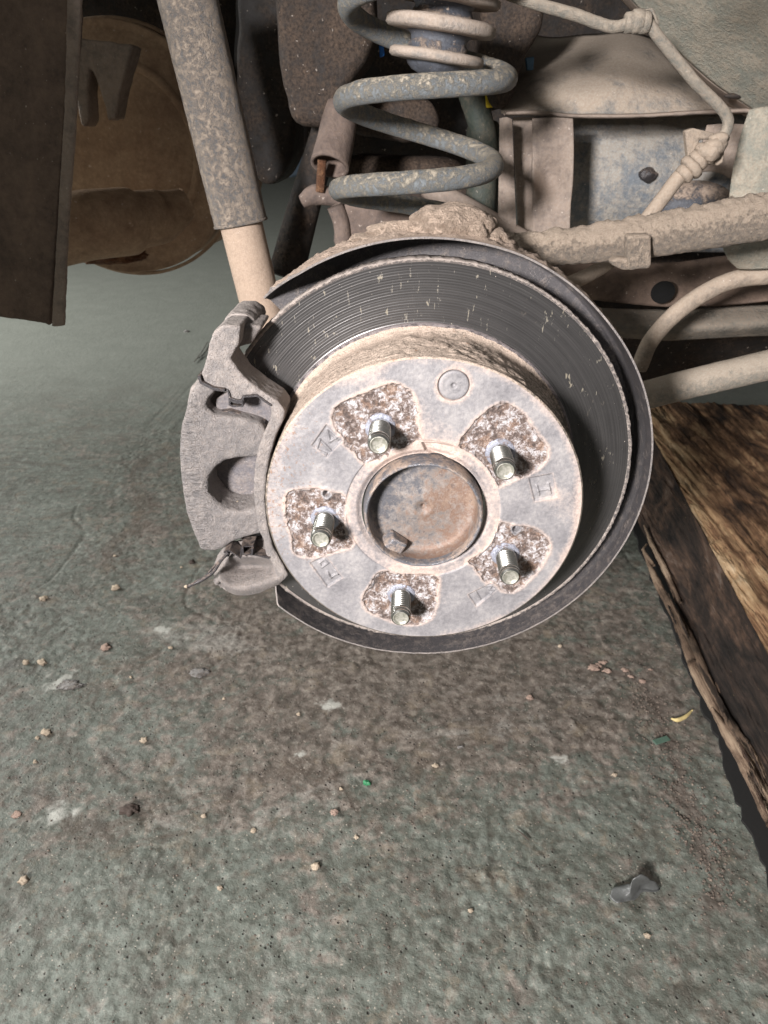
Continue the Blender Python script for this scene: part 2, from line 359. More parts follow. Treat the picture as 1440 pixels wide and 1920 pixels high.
LINKM = grime('link_brown_dust', (.10, .075, .065), (.20, .155, .135), .5, 40, .2, .85, 0, .0006, 400, soft=.25)
GREENM = grime('engine_greenish', (.04, .058, .047), (.09, .095, .075), .42, 60, .2, .7, 0, .0005, 400, soft=.2)
MUFF = grime('muffler_brown', (.34, .205, .125), (.56, .40, .27), .52, 18, .1, .8, .1, .0006, 300, soft=.25)
RUSTM = grime('rust_scale', (.20, .08, .035), (.32, .16, .08), .5, 120, 0, .9, 0, .002, 500)
def plain(name, col, rough=.5, metal=0, var=.3, sc_=300):
    m = M(name); n_ = m.noise(sc_, 4, .6); return m.out(m.mix(n_, tuple(x*(1-var) for x in col), tuple(min(1, x*(1+var)) for x in col)), rough, metal, m.bump(n_, .0003))
SILLM = grime('sill_grey_green', (.07, .075, .068), (.17, .155, .13), .5, 30, .2, .85, 0, .0008, 500, soft=.2)
HOLEM = plain('hole_black', (.003, .003, .003), .95)
YEL = plain('yellow_paint', (.62, .47, .02)); BLU = plain('blue_plastic', (.02, .16, .55)); 
# floor
m = M('painted_concrete')
mp = m.scl((1, 1, 1)); n0 = m.noise(2.6, 6, .6, .5); n1 = m.noise(14, 8, .62, .6); n2 = m.noise(75, 5, .58, .4); n3 = m.noise(420, 4, .65); stv = m.noise(22, 6, .7, .6, m.scl((1, 1.6, 1)))
q = m.n('ShaderNodeSeparateXYZ'); g_ = m.n('ShaderNodeNewGeometry'); m.t.links.new(g_.outputs['Position'], q.inputs[0])
dx = m.ma('DIVIDE', m.ma('SUBTRACT', q.outputs[0], .02), .34); dy = m.ma('DIVIDE', m.ma('SUBTRACT', q.outputs[1], .36), .25)
bl = m.ma('SUBTRACT', 1., m.ma('ADD', m.ma('MULTIPLY', dx, dx), m.ma('MULTIPLY', dy, dy)))
bl = m.ma('MULTIPLY', m.ma('ADD', m.ma('MAXIMUM', bl, -.45), m.ma('MULTIPLY', m.ma('SUBTRACT', m.noise(5, 7, .7, 1.), .5), 3.2)), .20)
green = m.cr(m.ma('ADD', m.ma('MULTIPLY', n2, .55), m.ma('MULTIPLY', n1, .45)), [(.34, (.055, .058, .046)), (.45, (.094, .104, .086)), (.54, (.126, .142, .121)), (.66, (.19, .208, .182))])
brown = m.cr(n2, [(.36, (.060, .047, .037)), (.5, (.125, .103, .086)), (.64, (.205, .175, .148))])
f = m.ma('ADD', m.ma('ADD', m.ma('MULTIPLY', stv, .45), m.ma('MULTIPLY', n0, .35)), m.ma('ADD', m.ma('MULTIPLY', n1, .2), bl))
f = m.ma('ADD', f, m.ma('MULTIPLY', m.ma('SUBTRACT', n2, .5), .5))
f = m.ma('ADD', f, m.ma('MULTIPLY', m.ma('SUBTRACT', m.noise(34, 6, .75, .7), .5), .7))
c = m.mix(m.ramp(f, .42, .62), green, brown)
c = m.mix(m.ramp(m.noise(6.5, 9, .74, 1.2), .56, .68, 0, .55), c, m.mix(n2, (.22, .21, .185), (.36, .35, .32)))
c = m.mix(m.ramp(m.noise(4.6, 9, .78, 1.8), .54, .64, 0, .7), c, (.082, .062, .047))
c = m.mix(m.ramp(m.noise(38, 6, .68, .5), .54, .68, 0, .6), c, (.18, .145, .105))
c = m.mix(m.ramp(m.noise(24, 7, .7, .3), .46, .34, 0, .6), c, (.055, .048, .04))
vd, vc = m.vor(260); q9 = m.n('ShaderNodeSeparateColor'); m.t.links.new(vc, q9.inputs[0])
pit = m.ma('MULTIPLY', m.ramp(vd, .34, .12), m.ramp(q9.outputs[0], .90, .94)); c = m.mix(m.ma('MULTIPLY', pit, .9), c, (.022, .018, .014))
vd2, vc2 = m.vor(420); q8 = m.n('ShaderNodeSeparateColor'); m.t.links.new(vc2, q8.inputs[0])
grn = m.ma('MULTIPLY', m.ramp(vd2, .34, .14), m.ramp(q8.outputs[1], .90, .93)); c = m.mix(m.ma('MULTIPLY', grn, .8), c, (.42, .37, .31))
vd3, vc3 = m.vor(110); q7 = m.n('ShaderNodeSeparateColor'); m.t.links.new(vc3, q7.inputs[0])
c = m.mix(m.ma('MULTIPLY', m.ma('MULTIPLY', m.ramp(m.ma('ADD', vd3, m.ma('MULTIPLY', n3, .3)), .42, .25), m.ramp(q7.outputs[2], .93, .96)), .8), c, (.085, .055, .04))
c = m.mix(m.ramp(m.noise(150, 7, .75, .3), .50, .64, 0, .28), c, (.30, .29, .25)); c = m.mix(m.ramp(m.noise(190, 7, .75, .3), .50, .38, 0, .45), c, (.055, .046, .036))
c = m.mix(m.ramp(m.noise(700, 2, .5), .70, .75, 0, .8), c, (.42, .36, .30))
c = m.mix(m.ramp(m.vor(70)[0], .10, .07, 0, .35), c, (.40, .36, .31))
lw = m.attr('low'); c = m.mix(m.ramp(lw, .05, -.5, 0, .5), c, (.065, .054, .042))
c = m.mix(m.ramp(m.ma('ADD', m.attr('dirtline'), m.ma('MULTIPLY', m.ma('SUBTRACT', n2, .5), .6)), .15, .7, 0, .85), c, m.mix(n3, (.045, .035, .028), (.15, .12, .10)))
c = m.mix(m.ramp(m.ma('ADD', m.attr('pale'), m.ma('MULTIPLY', m.ma('SUBTRACT', n2, .5), 1.2)), .3, .9, 0, .8), c, (.42, .42, .38))
far = m.ramp(q.outputs[1], .7, 1.6)
c = m.mix(far, c, m.mix(n1, (.15, .160, .138), (.235, .245, .215)))
h = m.ma('ADD', m.ma('MULTIPLY', m.ma('SUBTRACT', n2, m.ma('MULTIPLY', pit, .8)), 1.5), m.ma('ADD', m.ma('MULTIPLY', n3, .6), m.ma('MULTIPLY', stv, .4)))
FLOORM = m.out(c, m.ma('ADD', .52, m.ma('MULTIPLY', n2, .3)), 0, m.bump(h, .0012, 1), spec=.55)
STONE = grime('pale_crumb', (.34, .27, .20), (.50, .42, .32), .55, 300, .3, .9, 0, .0008, 900)
STONEB = grime('reddish_crumb', (.26, .17, .14), (.40, .29, .24), .5, 300, .3, .9, 0, .0008, 900)
DEBD = plain('dark_debris', (.05, .035, .028), .8)
WHITE = grime('white_flake', (.42, .40, .385), (.30, .27, .24), .45, 200, 0, .9, 0, .002, 700)
GLS = plain('green_bead', (.04, .20, .09), .35); GRNP = plain('green_plastic_chip', (.07, .12, .09), .6)
PLAS = plain('grey_plastic_film', (.075, .078, .076), .4, 0, .5, 160)
STRAW = plain('yellow_shaving', (.55, .44, .20), .7)
# wood
def wood(name, stops, sc_=1.0, b=.003):
    m = M(name); v = m.scl((1, .03, 1)); v2 = m.scl((1, .022, 1))
    n1 = m.noise(75*sc_, 8, .74, .35, v); n2 = m.noise(420*sc_, 5, .7, .3, v2); n3 = m.noise(22, 7, .68, .9, m.scl((1, .32, 1)))
    f = m.ma('ADD', m.ma('ADD', m.ma('MULTIPLY', n1, .32), m.ma('MULTIPLY', n2, .13)), m.ma('MULTIPLY', n3, .55))
    f = m.ma('ADD', m.ma('SUBTRACT', f, .015), m.ma('MULTIPLY', m.attr('wear'), .10))
    c = m.cr(f, stops); c = m.mix(m.ramp(n2, .43, .34, 0, .7), c, (.010, .007, .005)); c = m.mix(m.ramp(m.noise(26*sc_, 6, .7, .2, v), .42, .36, 0, .9), c, (.012, .008, .006))
    c = m.mix(m.ramp(m.noise(300, 4, .7), .68, .74, 0, .6), c, (.50, .36, .16))
    h = m.ma('ADD', m.ma('MULTIPLY', n1, 1.2), m.ma('MULTIPLY', n2, .6))
    return m.out(c, .8, 0, m.bump(h, b), spec=.3)
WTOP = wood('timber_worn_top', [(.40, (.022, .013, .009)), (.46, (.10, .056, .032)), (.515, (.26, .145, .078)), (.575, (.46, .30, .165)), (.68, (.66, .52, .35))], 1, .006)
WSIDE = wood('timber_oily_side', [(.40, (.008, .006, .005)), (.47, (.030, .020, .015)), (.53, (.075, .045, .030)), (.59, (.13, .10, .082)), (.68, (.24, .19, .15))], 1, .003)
WSPL = wood('timber_splinter', [(.38, (.035, .024, .016)), (.47, (.15, .10, .068)), (.56, (.32, .235, .165)), (.68, (.46, .36, .25))], 1.6, .003)
YAX = (0, -1, 0)
# ------------------------------------------------------------------ setting: floor, far wall, underbody roof of the car
def nonu(lo, hi, dlo, dhi, nd, nf):
    a = np.linspace(dlo, dhi, nd); L = dlo-(dlo-lo)*np.linspace(1, 0, nf, endpoint=False)**2.2; H = dhi+(hi-dhi)*np.linspace(0, 1, nf+1)[1:]**2.2
    return np.concatenate([L, a, H])
xs = nonu(-8, 8, -.55, .55, 560, 40); ys = nonu(-1.6, 14, -.20, 1.0, 560, 40)
GX, GY = np.meshgrid(xs, ys, indexing='ij'); P = np.stack([GX.ravel(), GY.ravel(), 0*GX.ravel()], 1)
Ps = P*np.array([1, 1.9, 1])
z = fbm(Ps, 9, 4, 3)*.0022+(fbm(P, 60, 4, 8, .6)*.0010+fbm(P, 210, 4, 18, .65)*.0015)*(.35+1.1*np.clip(fbm(P, 9, 3, 55)+.25, 0, 1)+.5*np.clip((.2-P[:, 1])/.3, 0, 1))+np.minimum(fbm(P, 120, 3, 21), .1)*.0008
z -= .0022*np.clip(.55-np.abs(fbm(P, 5, 3, 31))*16, 0, 1)
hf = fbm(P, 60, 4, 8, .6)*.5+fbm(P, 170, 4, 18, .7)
def polyd(P, pts):
    d = np.full(len(P), 9.)
    for a, b in zip(pts, pts[1:]):
        a = np.array(a[:2]); b = np.array(b[:2]); e = b-a; t = np.clip(((P[:, :2]-a)@e)/(e@e), 0, 1); d = np.minimum(d, np.linalg.norm(P[:, :2]-a-t[:, None]*e, axis=1))
    return d
jit = fbm(P, 30, 4, 61, .6)*.012
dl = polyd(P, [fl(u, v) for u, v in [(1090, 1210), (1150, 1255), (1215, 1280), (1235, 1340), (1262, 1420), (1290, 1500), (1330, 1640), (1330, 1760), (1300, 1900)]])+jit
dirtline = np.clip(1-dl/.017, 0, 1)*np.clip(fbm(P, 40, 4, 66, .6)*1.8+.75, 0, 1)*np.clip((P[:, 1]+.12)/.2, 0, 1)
pale = np.zeros(len(P))
for u, v, r_ in [(120, 1280, .024), (105, 1530, .022), (372, 1262, .012), (300, 1180, .012), (620, 1320, .010), (1060, 1420, .010), (560, 1415, .008)]:
    c_ = fl(u, v); dd = np.hypot(P[:, 0]-c_.x, (P[:, 1]-c_.y)*1.1); pale = np.maximum(pale, np.clip(1.15-(dd+fbm(P, 55, 4, 71, .7)*.022)/r_, 0, 1))
z -= dirtline*.0012
z += fbm(P, 200, 3, 91, .7)*dirtline*.0030
P[:, 2] = FLOOR+z*np.exp(-((np.maximum(np.abs(P[:, 0])-.6, 0)+np.maximum(P[:, 1]-1.1, 0))/.8)**2)
n, mm = len(xs), len(ys); I = np.arange(n*mm).reshape(n, mm)
FF = np.stack([I[:-1, :-1], I[1:, :-1], I[1:, 1:], I[:-1, 1:]], -1).reshape(-1, 4)
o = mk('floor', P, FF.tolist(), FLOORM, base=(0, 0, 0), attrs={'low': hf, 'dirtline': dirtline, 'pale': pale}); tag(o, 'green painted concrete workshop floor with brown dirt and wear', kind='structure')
def floor_z(x, y):
    i = int(np.argmin(abs(xs-x))); j = int(np.argmin(abs(ys-y))); return P[i*mm+j, 2]
FZ = floor_z
V, Fc = box((0, 9.5, 1.0), 16, .2, 3.2); o = mk('wall', V, Fc, plain('far_wall', (.028, .034, .045), .9), smooth=False); tag(o, 'dark far wall of the workshop behind the car', kind='structure')

# ------------------------------------------------------------------ brake disc
disc = root('brake_disc', (0, 0, 0), 'large round brake disc with scored swept ring, dusty hat and five rusty pockets', 'brake disc')
Rh = .0904; RB = .0354
def px(l, o=(0, 0), s=1.): return [(o[0]+x*s, o[1]+y*s) for x, y in l]
q1 = (520, 700); q2 = (820, 660); q3 = (520, 940); q4 = (820, 940); k_ = 300/1440
POCK = [px([(490,400),(520,310),(640,235),(800,170),(950,110),(1060,90),(1150,130),(1220,190),(1250,280),(1260,400),(1275,520),(1300,610),(1200,650),(1060,690),(960,770),(880,810),(760,800),(690,710),(600,640),(600,580),(520,500)], q1, k_),
        px([(180,850),(230,760),(340,620),(430,540),(520,480),(620,460),(720,520),(800,590),(870,690),(960,800),(1000,880),(985,970),(920,1050),(820,1100),(700,1150),(560,1210),(520,1150),(430,1030),(330,940)], q2, k_),
        px([(125,680),(135,640),(180,625),(260,620),(320,635),(370,650),(378,720),(375,800),(410,840),(400,870),(330,890),(260,910),(200,910),(160,890),(150,830),(130,760)], (480, 640), .4444),
        px([(555,180),(620,200),(700,215),(800,225),(900,255),(990,330),(1015,390),(1000,470),(960,550),(900,640),(820,720),(760,780),(680,820),(590,810),(540,760),(500,730),(440,730),(380,660),(330,590),(270,550),(350,500),(450,420),(510,330),(540,250)], q4, k_),
        px([(460,1060),(480,1030),(510,980),(560,970),(640,985),(760,990),(765,1060),(760,1120),(740,1170),(680,1195),(600,1190),(520,1160),(465,1130),(450,1090)], (480, 640), .4444)]
STAMPS = [(px([(440,450),(300,650),(450,760),(590,610)], q1, k_), [px([(450,520),(545,600)], q1, k_), px([(450,520),(470,620),(560,560)], q1, k_), px([(380,600),(480,700)], q1, k_), px([(380,600),(350,690),(440,730)], q1, k_)]),
          (px([(815,1130),(1040,1090),(1085,1310),(870,1350)], q2, k_), [px([(895,1210),(915,1290)], q2, k_), px([(905,1250),(1010,1235)], q2, k_), px([(1000,1190),(1020,1275)], q2, k_)]),
          (px([(285,555),(430,480),(590,690),(450,780)], q3, k_), [px([(375,560),(420,530),(455,560),(400,600),(375,560)], q3, k_), px([(455,660),(480,690),(540,655)], q3, k_), px([(480,690),(450,640)], q3, k_), px([(540,655),(520,630)], q3, k_)]),
          (px([(270,840),(480,735),(540,800),(350,955)], q4, k_), [px([(345,820),(385,885)], q4, k_), px([(440,770),(490,760),(470,800),(515,800),(480,835)], q4, k_)])]
NOTCH = px([(692,425),(712,470),(740,488),(775,500),(840,500),(862,470),(840,440),(770,428)], (480, 640), .4444)
def xz(l): return np.array([(at(u, v, 0).x, at(u, v, 0).z) for u, v in l])
def segd(X, Z, poly, closed):
    n = len(poly); d = np.full(X.shape, 9.); ins = np.zeros(X.shape, bool)
    for i in range(n if closed else n-1):
        a = poly[i]; b = poly[(i+1) % n]; e = b-a
        t = np.clip(((X-a[0])*e[0]+(Z-a[1])*e[1])/(e@e), 0, 1)
        d = np.minimum(d, np.hypot(X-a[0]-t*e[0], Z-a[1]-t*e[1]))
        if closed:
            c = ((a[1] > Z) != (b[1] > Z)); xx = (b[0]-a[0])*(Z-a[1])/((b[1]-a[1])+1e-12)+a[0]; ins ^= c & (X < xx)
    return np.where(ins, -d, d) if closed else d
def sstep(x, a, b):
    t = np.clip((x-a)/(b-a), 0, 1); return t*t*(3-2*t)
rr = np.linspace(RB, Rh-.0012, 180); tt = np.linspace(0, 2*np.pi, 1300, endpoint=False)
RR, TT = np.meshgrid(rr, tt, indexing='ij'); X = (RR*np.cos(TT)).ravel(); Z = (RR*np.sin(TT)).ravel(); rad_ = RR.ravel()
PP = np.stack([X, 0*X, Z], 1)
wob = fbm(PP, 260, 4, 2, .6)*.0007
h = np.zeros(len(X)); rustv = np.zeros(len(X)); near = np.full(len(X), 9.); sole = np.zeros(len(X))
for pk_ in POCK:
    pl = xz(pk_); pl = crom(np.vstack([pl, pl[:1]]), 4)[:-1]
    d = segd(X, Z, pl, True); dd = d+wob; near = np.minimum(near, np.abs(d))
    ins = 1-sstep(dd, -.0007, .0002); h -= ins*.0008; rustv = np.maximum(rustv, 1-sstep(dd+fbm(PP, 450, 3, 5)*.0022, -.0020, .0004))
    h += .00012*np.exp(-((d-.0008)/.0009)**2)
h += rustv*(fbm(PP, 420, 4, 77, .7)*.0007+fbm(PP, 1500, 2, 78)*.0003)
step = 1-sstep(rad_+fbm(PP, 40, 2, 4)*.0006, .0438, .0446); h -= step*.0007*(1-rustv)
h -= (1-sstep(rad_, RB, .0390))*.0022
for rc, st_ in STAMPS:
    d = segd(X, Z, xz(rc), True); s_ = 1-sstep(d, -.0011, .0); h -= s_*.0010*(1-rustv)
    for sk in st_:
        e = segd(X, Z, xz(sk), False); h += (1-sstep(e, .0003, .0010))*.0009*s_
    near = np.minimum(near, np.abs(d)+.0012)
d = segd(X, Z, xz(NOTCH), True); h -= (1-sstep(d, -.0018, .0))*.0030*(1-.75*sstep(X, at(800,850,0).x, at(870,850,0).x)); near = np.minimum(near, np.abs(d))
HOLES = [((612, 927), .0021), ((968, 993), .0021)]
for (u, v), r_ in HOLES:
    p = at(u, v, 0); e = np.hypot(X-p.x, Z-p.z); h -= (1-sstep(e, r_*.85, r_*1.1))*.005; h += np.exp(-((e-r_*1.7)/.0012)**2)*.0006
    rustv *= sstep(e, r_*1.0, r_*2.1)
SC_ = at(851, 723, 0); e = np.hypot(X-SC_.x, Z-SC_.z); h -= (1-sstep(e, .0080, .0086))*.0020
near = np.minimum(near, np.abs(e-.0088)); 
for dx_, dz_ in [(-1, 0)]: pass
h += fbm(PP, 500, 3, 9)*.00012
dust = .10+.62*np.exp(-(near/.0020)**2)+.45*step*(1-rustv)+.55*sstep(rad_, .083, .0895)*(.55+.45*np.sin(TT.ravel()-.3+1.57))
dust += .35*sstep(fbm(PP, 22, 3, 12), .05, .5)
speck = 1.5*sstep(-X, .03, .085)*sstep(Z+.06, 0, .05)
Vf = np.stack([X, -h, Z], 1); IDX = np.arange(len(X)).reshape(180, 1300)
J = np.roll(IDX, -1, 1); FQ = np.stack([IDX[:-1], J[:-1], J[1:], IDX[1:]], -1).reshape(-1, 4)
# the pockets are parts of their own: split by the pocket nearest to each face centre
fc = Vf[FQ].mean(1); inn = rustv[FQ].mean(1) > .5
cent = [xz(p_).mean(0) for p_ in POCK]
which = np.argmin([np.hypot(fc[:, 0]-c_[0], fc[:, 2]-c_[1]) for c_ in cent], 0)
def submesh(name, mask, lab=None, par=disc):
    fs = FQ[mask]; u_, inv = np.unique(fs.ravel(), return_inverse=True)
    o = mk(name, Vf[u_], inv.reshape(-1, 4).tolist(), FACE, par, attrs={'rust': rustv[u_], 'dust': dust[u_], 'speck': speck[u_], 'sole': 0*speck[u_]})
    if lab: o['label'] = lab
    return o
hatface = submesh('hat_face', ~inn)
PL = ['rusty pocket round the upper left stud', 'rusty pocket round the upper right stud', 'rusty pocket round the left stud with a small hole', 'rusty pocket round the lower right stud with a threaded hole', 'rusty pocket round the bottom stud']
for k in range(5): submesh('rust_pocket', inn & (which == k), PL[k])
# flank of the hat, fillet, inner lip
pr = [(Rh-.0012, 0), (Rh-.0004, -.0003), (Rh, -.0012)]+[(Rh-.0002-.0002*math.sin(i*1.9), -.0012-.036*i/40) for i in range(1, 41)]+[(Rh-.0002, -.041), (Rh+.0004, -.0445), (Rh+.0018, -.047), (Rh+.0034, -.0480)]
V, Fc = lathe(pr, (0, 0, 0), YAX, 500)
ang_ = np.arctan2(V[:, 2], V[:, 0]); topw = np.clip(np.sin(ang_+.25), 0, 1)**1.5; band = sstep(V[:, 1], .002, .008)*(1-sstep(V[:, 1], .046, .05))
lump = (fbm(V, 300, 4, 14, .65)*.0005+topw*np.clip(fbm(V, 130, 5, 15, .7)+.15, 0, 1)*.0028)*band
V = V+np.stack([np.cos(ang_), 0*ang_, np.sin(ang_)], 1)*lump[:, None]
mk('hat_flank', V, Fc, FLANK, disc)
V, Fc = lathe([(Rh+.0034, -.0480), (Rh+.0046, -.0487), (Rh+.0050, -.0512)], (0, 0, 0), YAX, 400, .0005, 700, 3); mk('inner_lip', V, Fc, GROOVE, disc)
RO = .1305; YR = .0513
pr = [(Rh+.0050, -YR+.0001), (Rh+.0054, -YR)]+[(Rh+.0054+(RO-.0022-Rh-.0054)*i/60, -YR-.00012*math.sin(i*2.3)-.0004*math.sin(math.pi*i/60)) for i in range(1, 61)]
V, Fc = lathe(pr, (0, 0, 0), YAX, 360); mk('friction_ring', V, Fc, RING, disc)
pr = [(RO-.0022, -YR), (RO-.0018, -YR+.0006), (RO-.0010, -YR+.0009), (RO-.0003, -YR+.0004), (RO, -YR-.0006), (RO, -YR-.0095), (RO-.0005, -YR-.0100), (RO-.03, -YR-.0100), (Rh, -YR-.0100)]
V, Fc = lathe(pr, (0, 0, 0), YAX, 900)
a_ = np.arctan2(V[:, 2], V[:, 0]); k2 = np.hypot(V[:, 0], V[:, 2]) > RO-.0012
V = V+np.stack([np.cos(a_), -.5+0*a_, np.sin(a_)], 1)*(fbm(V, 520, 3, 6, .7)*.0008*k2)[:, None]
mk('outer_lip', V, Fc, LIP, disc)
# locating screw
pr = [(0, -.0018), (.0005, -.0018), (.0009, -.0012), (.0017, -.0001), (.0021, .0000), (.0040, -.0002), (.0052, -.0003), (.0060, -.00005), (.0066, -.0002), (.0074, -.0001), (.0079, -.0006), (.0079, -.003)]
V, Fc = lathe(pr, (SC_.x, 0, SC_.z), YAX, 60); V = V+0; V[:, 1] += fbm(V, 500, 3)*.0001
o = mk('locating_screw', V, Fc, FACE, disc, attrs={'rust': [0]*len(V), 'dust': [.25]*len(V), 'speck': [0]*len(V), 'sole': [0]*len(V)}); o['label'] = 'round countersunk plug near the top of the hat face'

# ------------------------------------------------------------------ wheel hub: dust cap and studs
hub = root('wheel_hub', (0, .02, 0), 'wheel hub at the middle of the disc with rusty centre cap and five threaded studs', 'wheel hub')
CC = Vector((0, 0, 0))
YC = -.0135
pr = [(.0348, -.008), (.0342, -.001), (.0337, .0035), (.0332, .0055), (.0326, .0062), (.0319, .0060), (.0314, .0046), (.0310, .0010)]
V, Fc = lathe(pr, (0, 0, 0), YAX, 160, .00025, 300, 1); o = mk('cap_rim', V, Fc, CAPR, hub)
pr = [(.0310, .0010), (.0307, -.0030), (.0302, -.0056), (.0292, -.0070), (.0270, -.0077), (.0235, -.0079), (.02, -.0076), (.0150, -.0071), (.0100, -.0066), (.0062, -.0058), (.0050, -.0056), (.0040, -.0060), (.0024, -.0072), (.0013, -.0076), (.0011, -.010), (0, -.0102)]
V, Fc = lathe(pr, (0, 0, 0), YAX, 200, 0)
rv = np.hypot(V[:, 0], V[:, 2]); V[:, 1] += (fbm(V, 90, 4, 8)*.0004+fbm(V, 500, 3, 8)*.00012)*(rv < .027)
cap = mk('centre_cap', V, Fc, CAPM, hub)
# bent tab on the cap
t0 = at(725, 1025, -.004)
def cp(u, v, Y): return at(u, v, Y)
V = [cp(718, 1020, -.0045), cp(733, 998, -.0045), cp(760, 1018, -.0045), cp(744, 1038, -.0045), cp(726, 1036, -.0095), cp(741, 1010, -.0105), cp(764, 1022, -.0098), cp(750, 1042, -.0098)]
V = [cp(706, 1010, .004), cp(734, 990, .008), cp(766, 1012, .0082), cp(744, 1044, .007), cp(716, 1030, -.002), cp(738, 1010, -.0012), cp(764, 1022, -.001), cp(752, 1040, .0)]
o = mk('cap_tab', V, [(4, 5, 6, 7), (0, 1, 5, 4), (1, 2, 6, 5), (2, 3, 7, 6), (3, 0, 4, 7), (0, 3, 2, 1)], CAPR, hub); bev(o, .0012, 3)
V, Fc = blob(at(817, 968, .0072), (.0034, .0008, .0013), 3, .15, 1.2, 3)
a = Matrix.Rotation(R(35), 3, 'Y'); c0 = at(817, 968, .0072); V = np.array([tuple(a @ (Vector(v)-c0)+c0) for v in V]); mk('cap_dent', V, Fc, CAPM, hub)
STUDP = [(713, 803), (938, 850), (609, 974), (948, 1042), (752, 1117)]
def stud_mesh():
    L = .0245; rM = .0059; pr = [(rM-.0003, -.004), (rM-.0003, .0028)]
    z_ = .0028; pitch = .00125
    while z_ < L-.0052:
        pr += [(rM-.0006, z_+pitch*.1), (rM, z_+pitch*.38), (rM, z_+pitch*.6), (rM-.0006, z_+pitch*.9)]; z_ += pitch
    pr += [(rM-.0007, z_+.0002), (rM-.0008, z_+.0012), (rM-.0004, z_+.0016), (rM-.0004, z_+.0022), (rM-.0009, L-.0012), (rM-.0014, L-.0004)]
    return pr, L, rM
L = .0245; rM = .0060; pitch = .00195; nst = 56
V = []; rows_ = [(-.004)+(L+.004-.0004)*i/190 for i in range(191)]
for z_ in rows_:
    for k in range(nst):
        a_ = 2*math.pi*k/nst; ph = ((z_/pitch+k/nst) % 1.0); tri = abs(ph*2-1); tri = min(1, max(0, (tri-.12)/.7))
        on = min(1, max(0, (z_-.0035)/.001))*min(1, max(0, (L-.0046-z_)/.001))
        r_ = rM-.0001-.0012*tri*on
        if z_ > L-.0038: r_ = rM-.0007+.0004*math.sin(min(1, (z_-L+.0038)/.0022)*math.pi/2)
        if z_ > L-.0015: r_ -= .0010*((z_-L+.0015)/.0011)
        V.append((r_*math.cos(a_), -z_, r_*math.sin(a_)))
stud_V, stud_F = V, grid_faces(len(rows_), nst, False, True)
sl = ['threaded stud at the upper left of the cap', 'threaded stud at the upper right of the cap', 'threaded stud left of the cap', 'threaded stud at the lower right of the cap', 'threaded stud below the cap']
r_ps = .05715
angs = [R(115.6), R(42.3), R(-173.8), R(-30.9), R(-101.2)]
first = None
def local_mesh(name, V, Fc, m):
    me = bpy.data.meshes.new(name); me.from_pydata([tuple(v) for v in V], [], Fc); me.polygons.foreach_set('use_smooth', [True]*len(me.polygons)); me.materials.append(m); return me
me_s = local_mesh('wheel_stud', stud_V, stud_F, STUD)
V, Fc = lathe([(rM-.0014, L-.0004), (rM-.0019, L-.0002), (rM-.0022, L-.0010), (rM-.0032, L-.0013), (0, L-.0013)], (0, 0, 0), YAX, 40, .00015, 500); me_e = local_mesh('stud_end', V, Fc, STUDE)
V, Fc = lathe([(.0052, .0004), (.0062, .0009), (.0078, .0006), (.0086, -.0004), (.0088, -.002)], (0, 0, 0), YAX, 48, .0007, 350, 4); me_r = local_mesh('stud_seat', V, Fc, SEAT)
for (u, v), lb, an in zip(STUDP, sl, angs):
    p = at(u, v, 0)
    s = bpy.data.objects.new('wheel_stud', me_s); C.objects.link(s); s.parent = hub; s.location = Vector((p.x, .0012-.02, p.z)); s['label'] = lb
    s.rotation_euler = (0, rnd.uniform(0, 6), 0)
    for nm, me in (('stud_end', me_e), ('stud_seat', me_r)):
        e_ = bpy.data.objects.new(nm, me); C.objects.link(e_); e_.parent = s
        if nm == 'stud_seat': e_.location = (0, -.0004, 0)

# ------------------------------------------------------------------ dust shield
shield = root('dust_shield', (0, .07, 0), 'thin round splash shield curving round the disc, sandy outside and dark inside', 'dust shield')
RS = .1408; YS = .0465
A0 = math.atan2(at(505, 1115, YS).z, at(505, 1115, YS).x); A1 = math.atan2(at(475, 576, YS).z, at(475, 576, YS).x)
if A0 > 0: A0 -= 2*math.pi
n = 420; prof = [(RS, YS), (RS-.0002, YS+.008), (RS-.0002, YS+.016), (RS-.0004, YS+.030), (RS-.0025, YS+.0355), (RS-.006, YS+.037), (RS-.03, YS+.038), (RS-.07, YS+.038)]
prof = [tuple(q_) for q_ in crom(np.array([(r_, y_, 0) for r_, y_ in prof]), 5)[:, :2]]
def shell(off, ns, outer):
    V = []
    for r, y in prof:
        for k in range(n+1):
            t = A0+(A1-A0)*k/n
            e0 = (k/n)*(A1-A0)*RS; e1 = (1-k/n)*(A1-A0)*RS
            yy = y
            if y < YS+.033:   # tapering tips
                e = min(e0/.010, e1/.032); yy = max(y, YS+.033*(1-min(1, e))*.9)
            ro = r+off
            V.append((ro*math.cos(t), yy+(off if y > YS+.036 else 0), ro*math.sin(t)))
    return np.array(V)
Vi = shell(0, 0, False); Fi = grid_faces(len(prof), n+1)
tw = fbm(Vi, 18, 2, 3)*.0006; Vi = Vi+np.stack([tw, tw*.5, tw], 1)
mk('inner_skin', Vi, Fi, SHIN, shield)
Vo = shell(.0011, 0, True)+np.stack([tw, tw*.5, tw], 1)
ao = np.arctan2(Vo[:, 2], Vo[:, 0]); up_ = np.clip(np.sin(ao+.1), 0, 1); k2 = sstep(Vo[:, 1], YS+.0005, YS+.009)
lm = (np.clip(fbm(Vo, 160, 5, 41, .7)+.2, 0, 1)*.0042*up_+fbm(Vo, 300, 3, 42)*.0004)*k2
Vo = Vo+np.stack([np.cos(ao), 0*ao, np.sin(ao)], 1)*lm[:, None]
mk('outer_skin', Vo, [f[::-1] for f in Fi], SHOUT, shield)
m1 = n+1
E_ = np.vstack([Vi[:m1], Vo[:m1]]); E_[:, 1] += np.tile(fbm(Vi[:m1], 800, 3, 2)*.0003, 2)-.0001
ed = [(k, k+1, m1+k+1, m1+k) for k in range(n)]
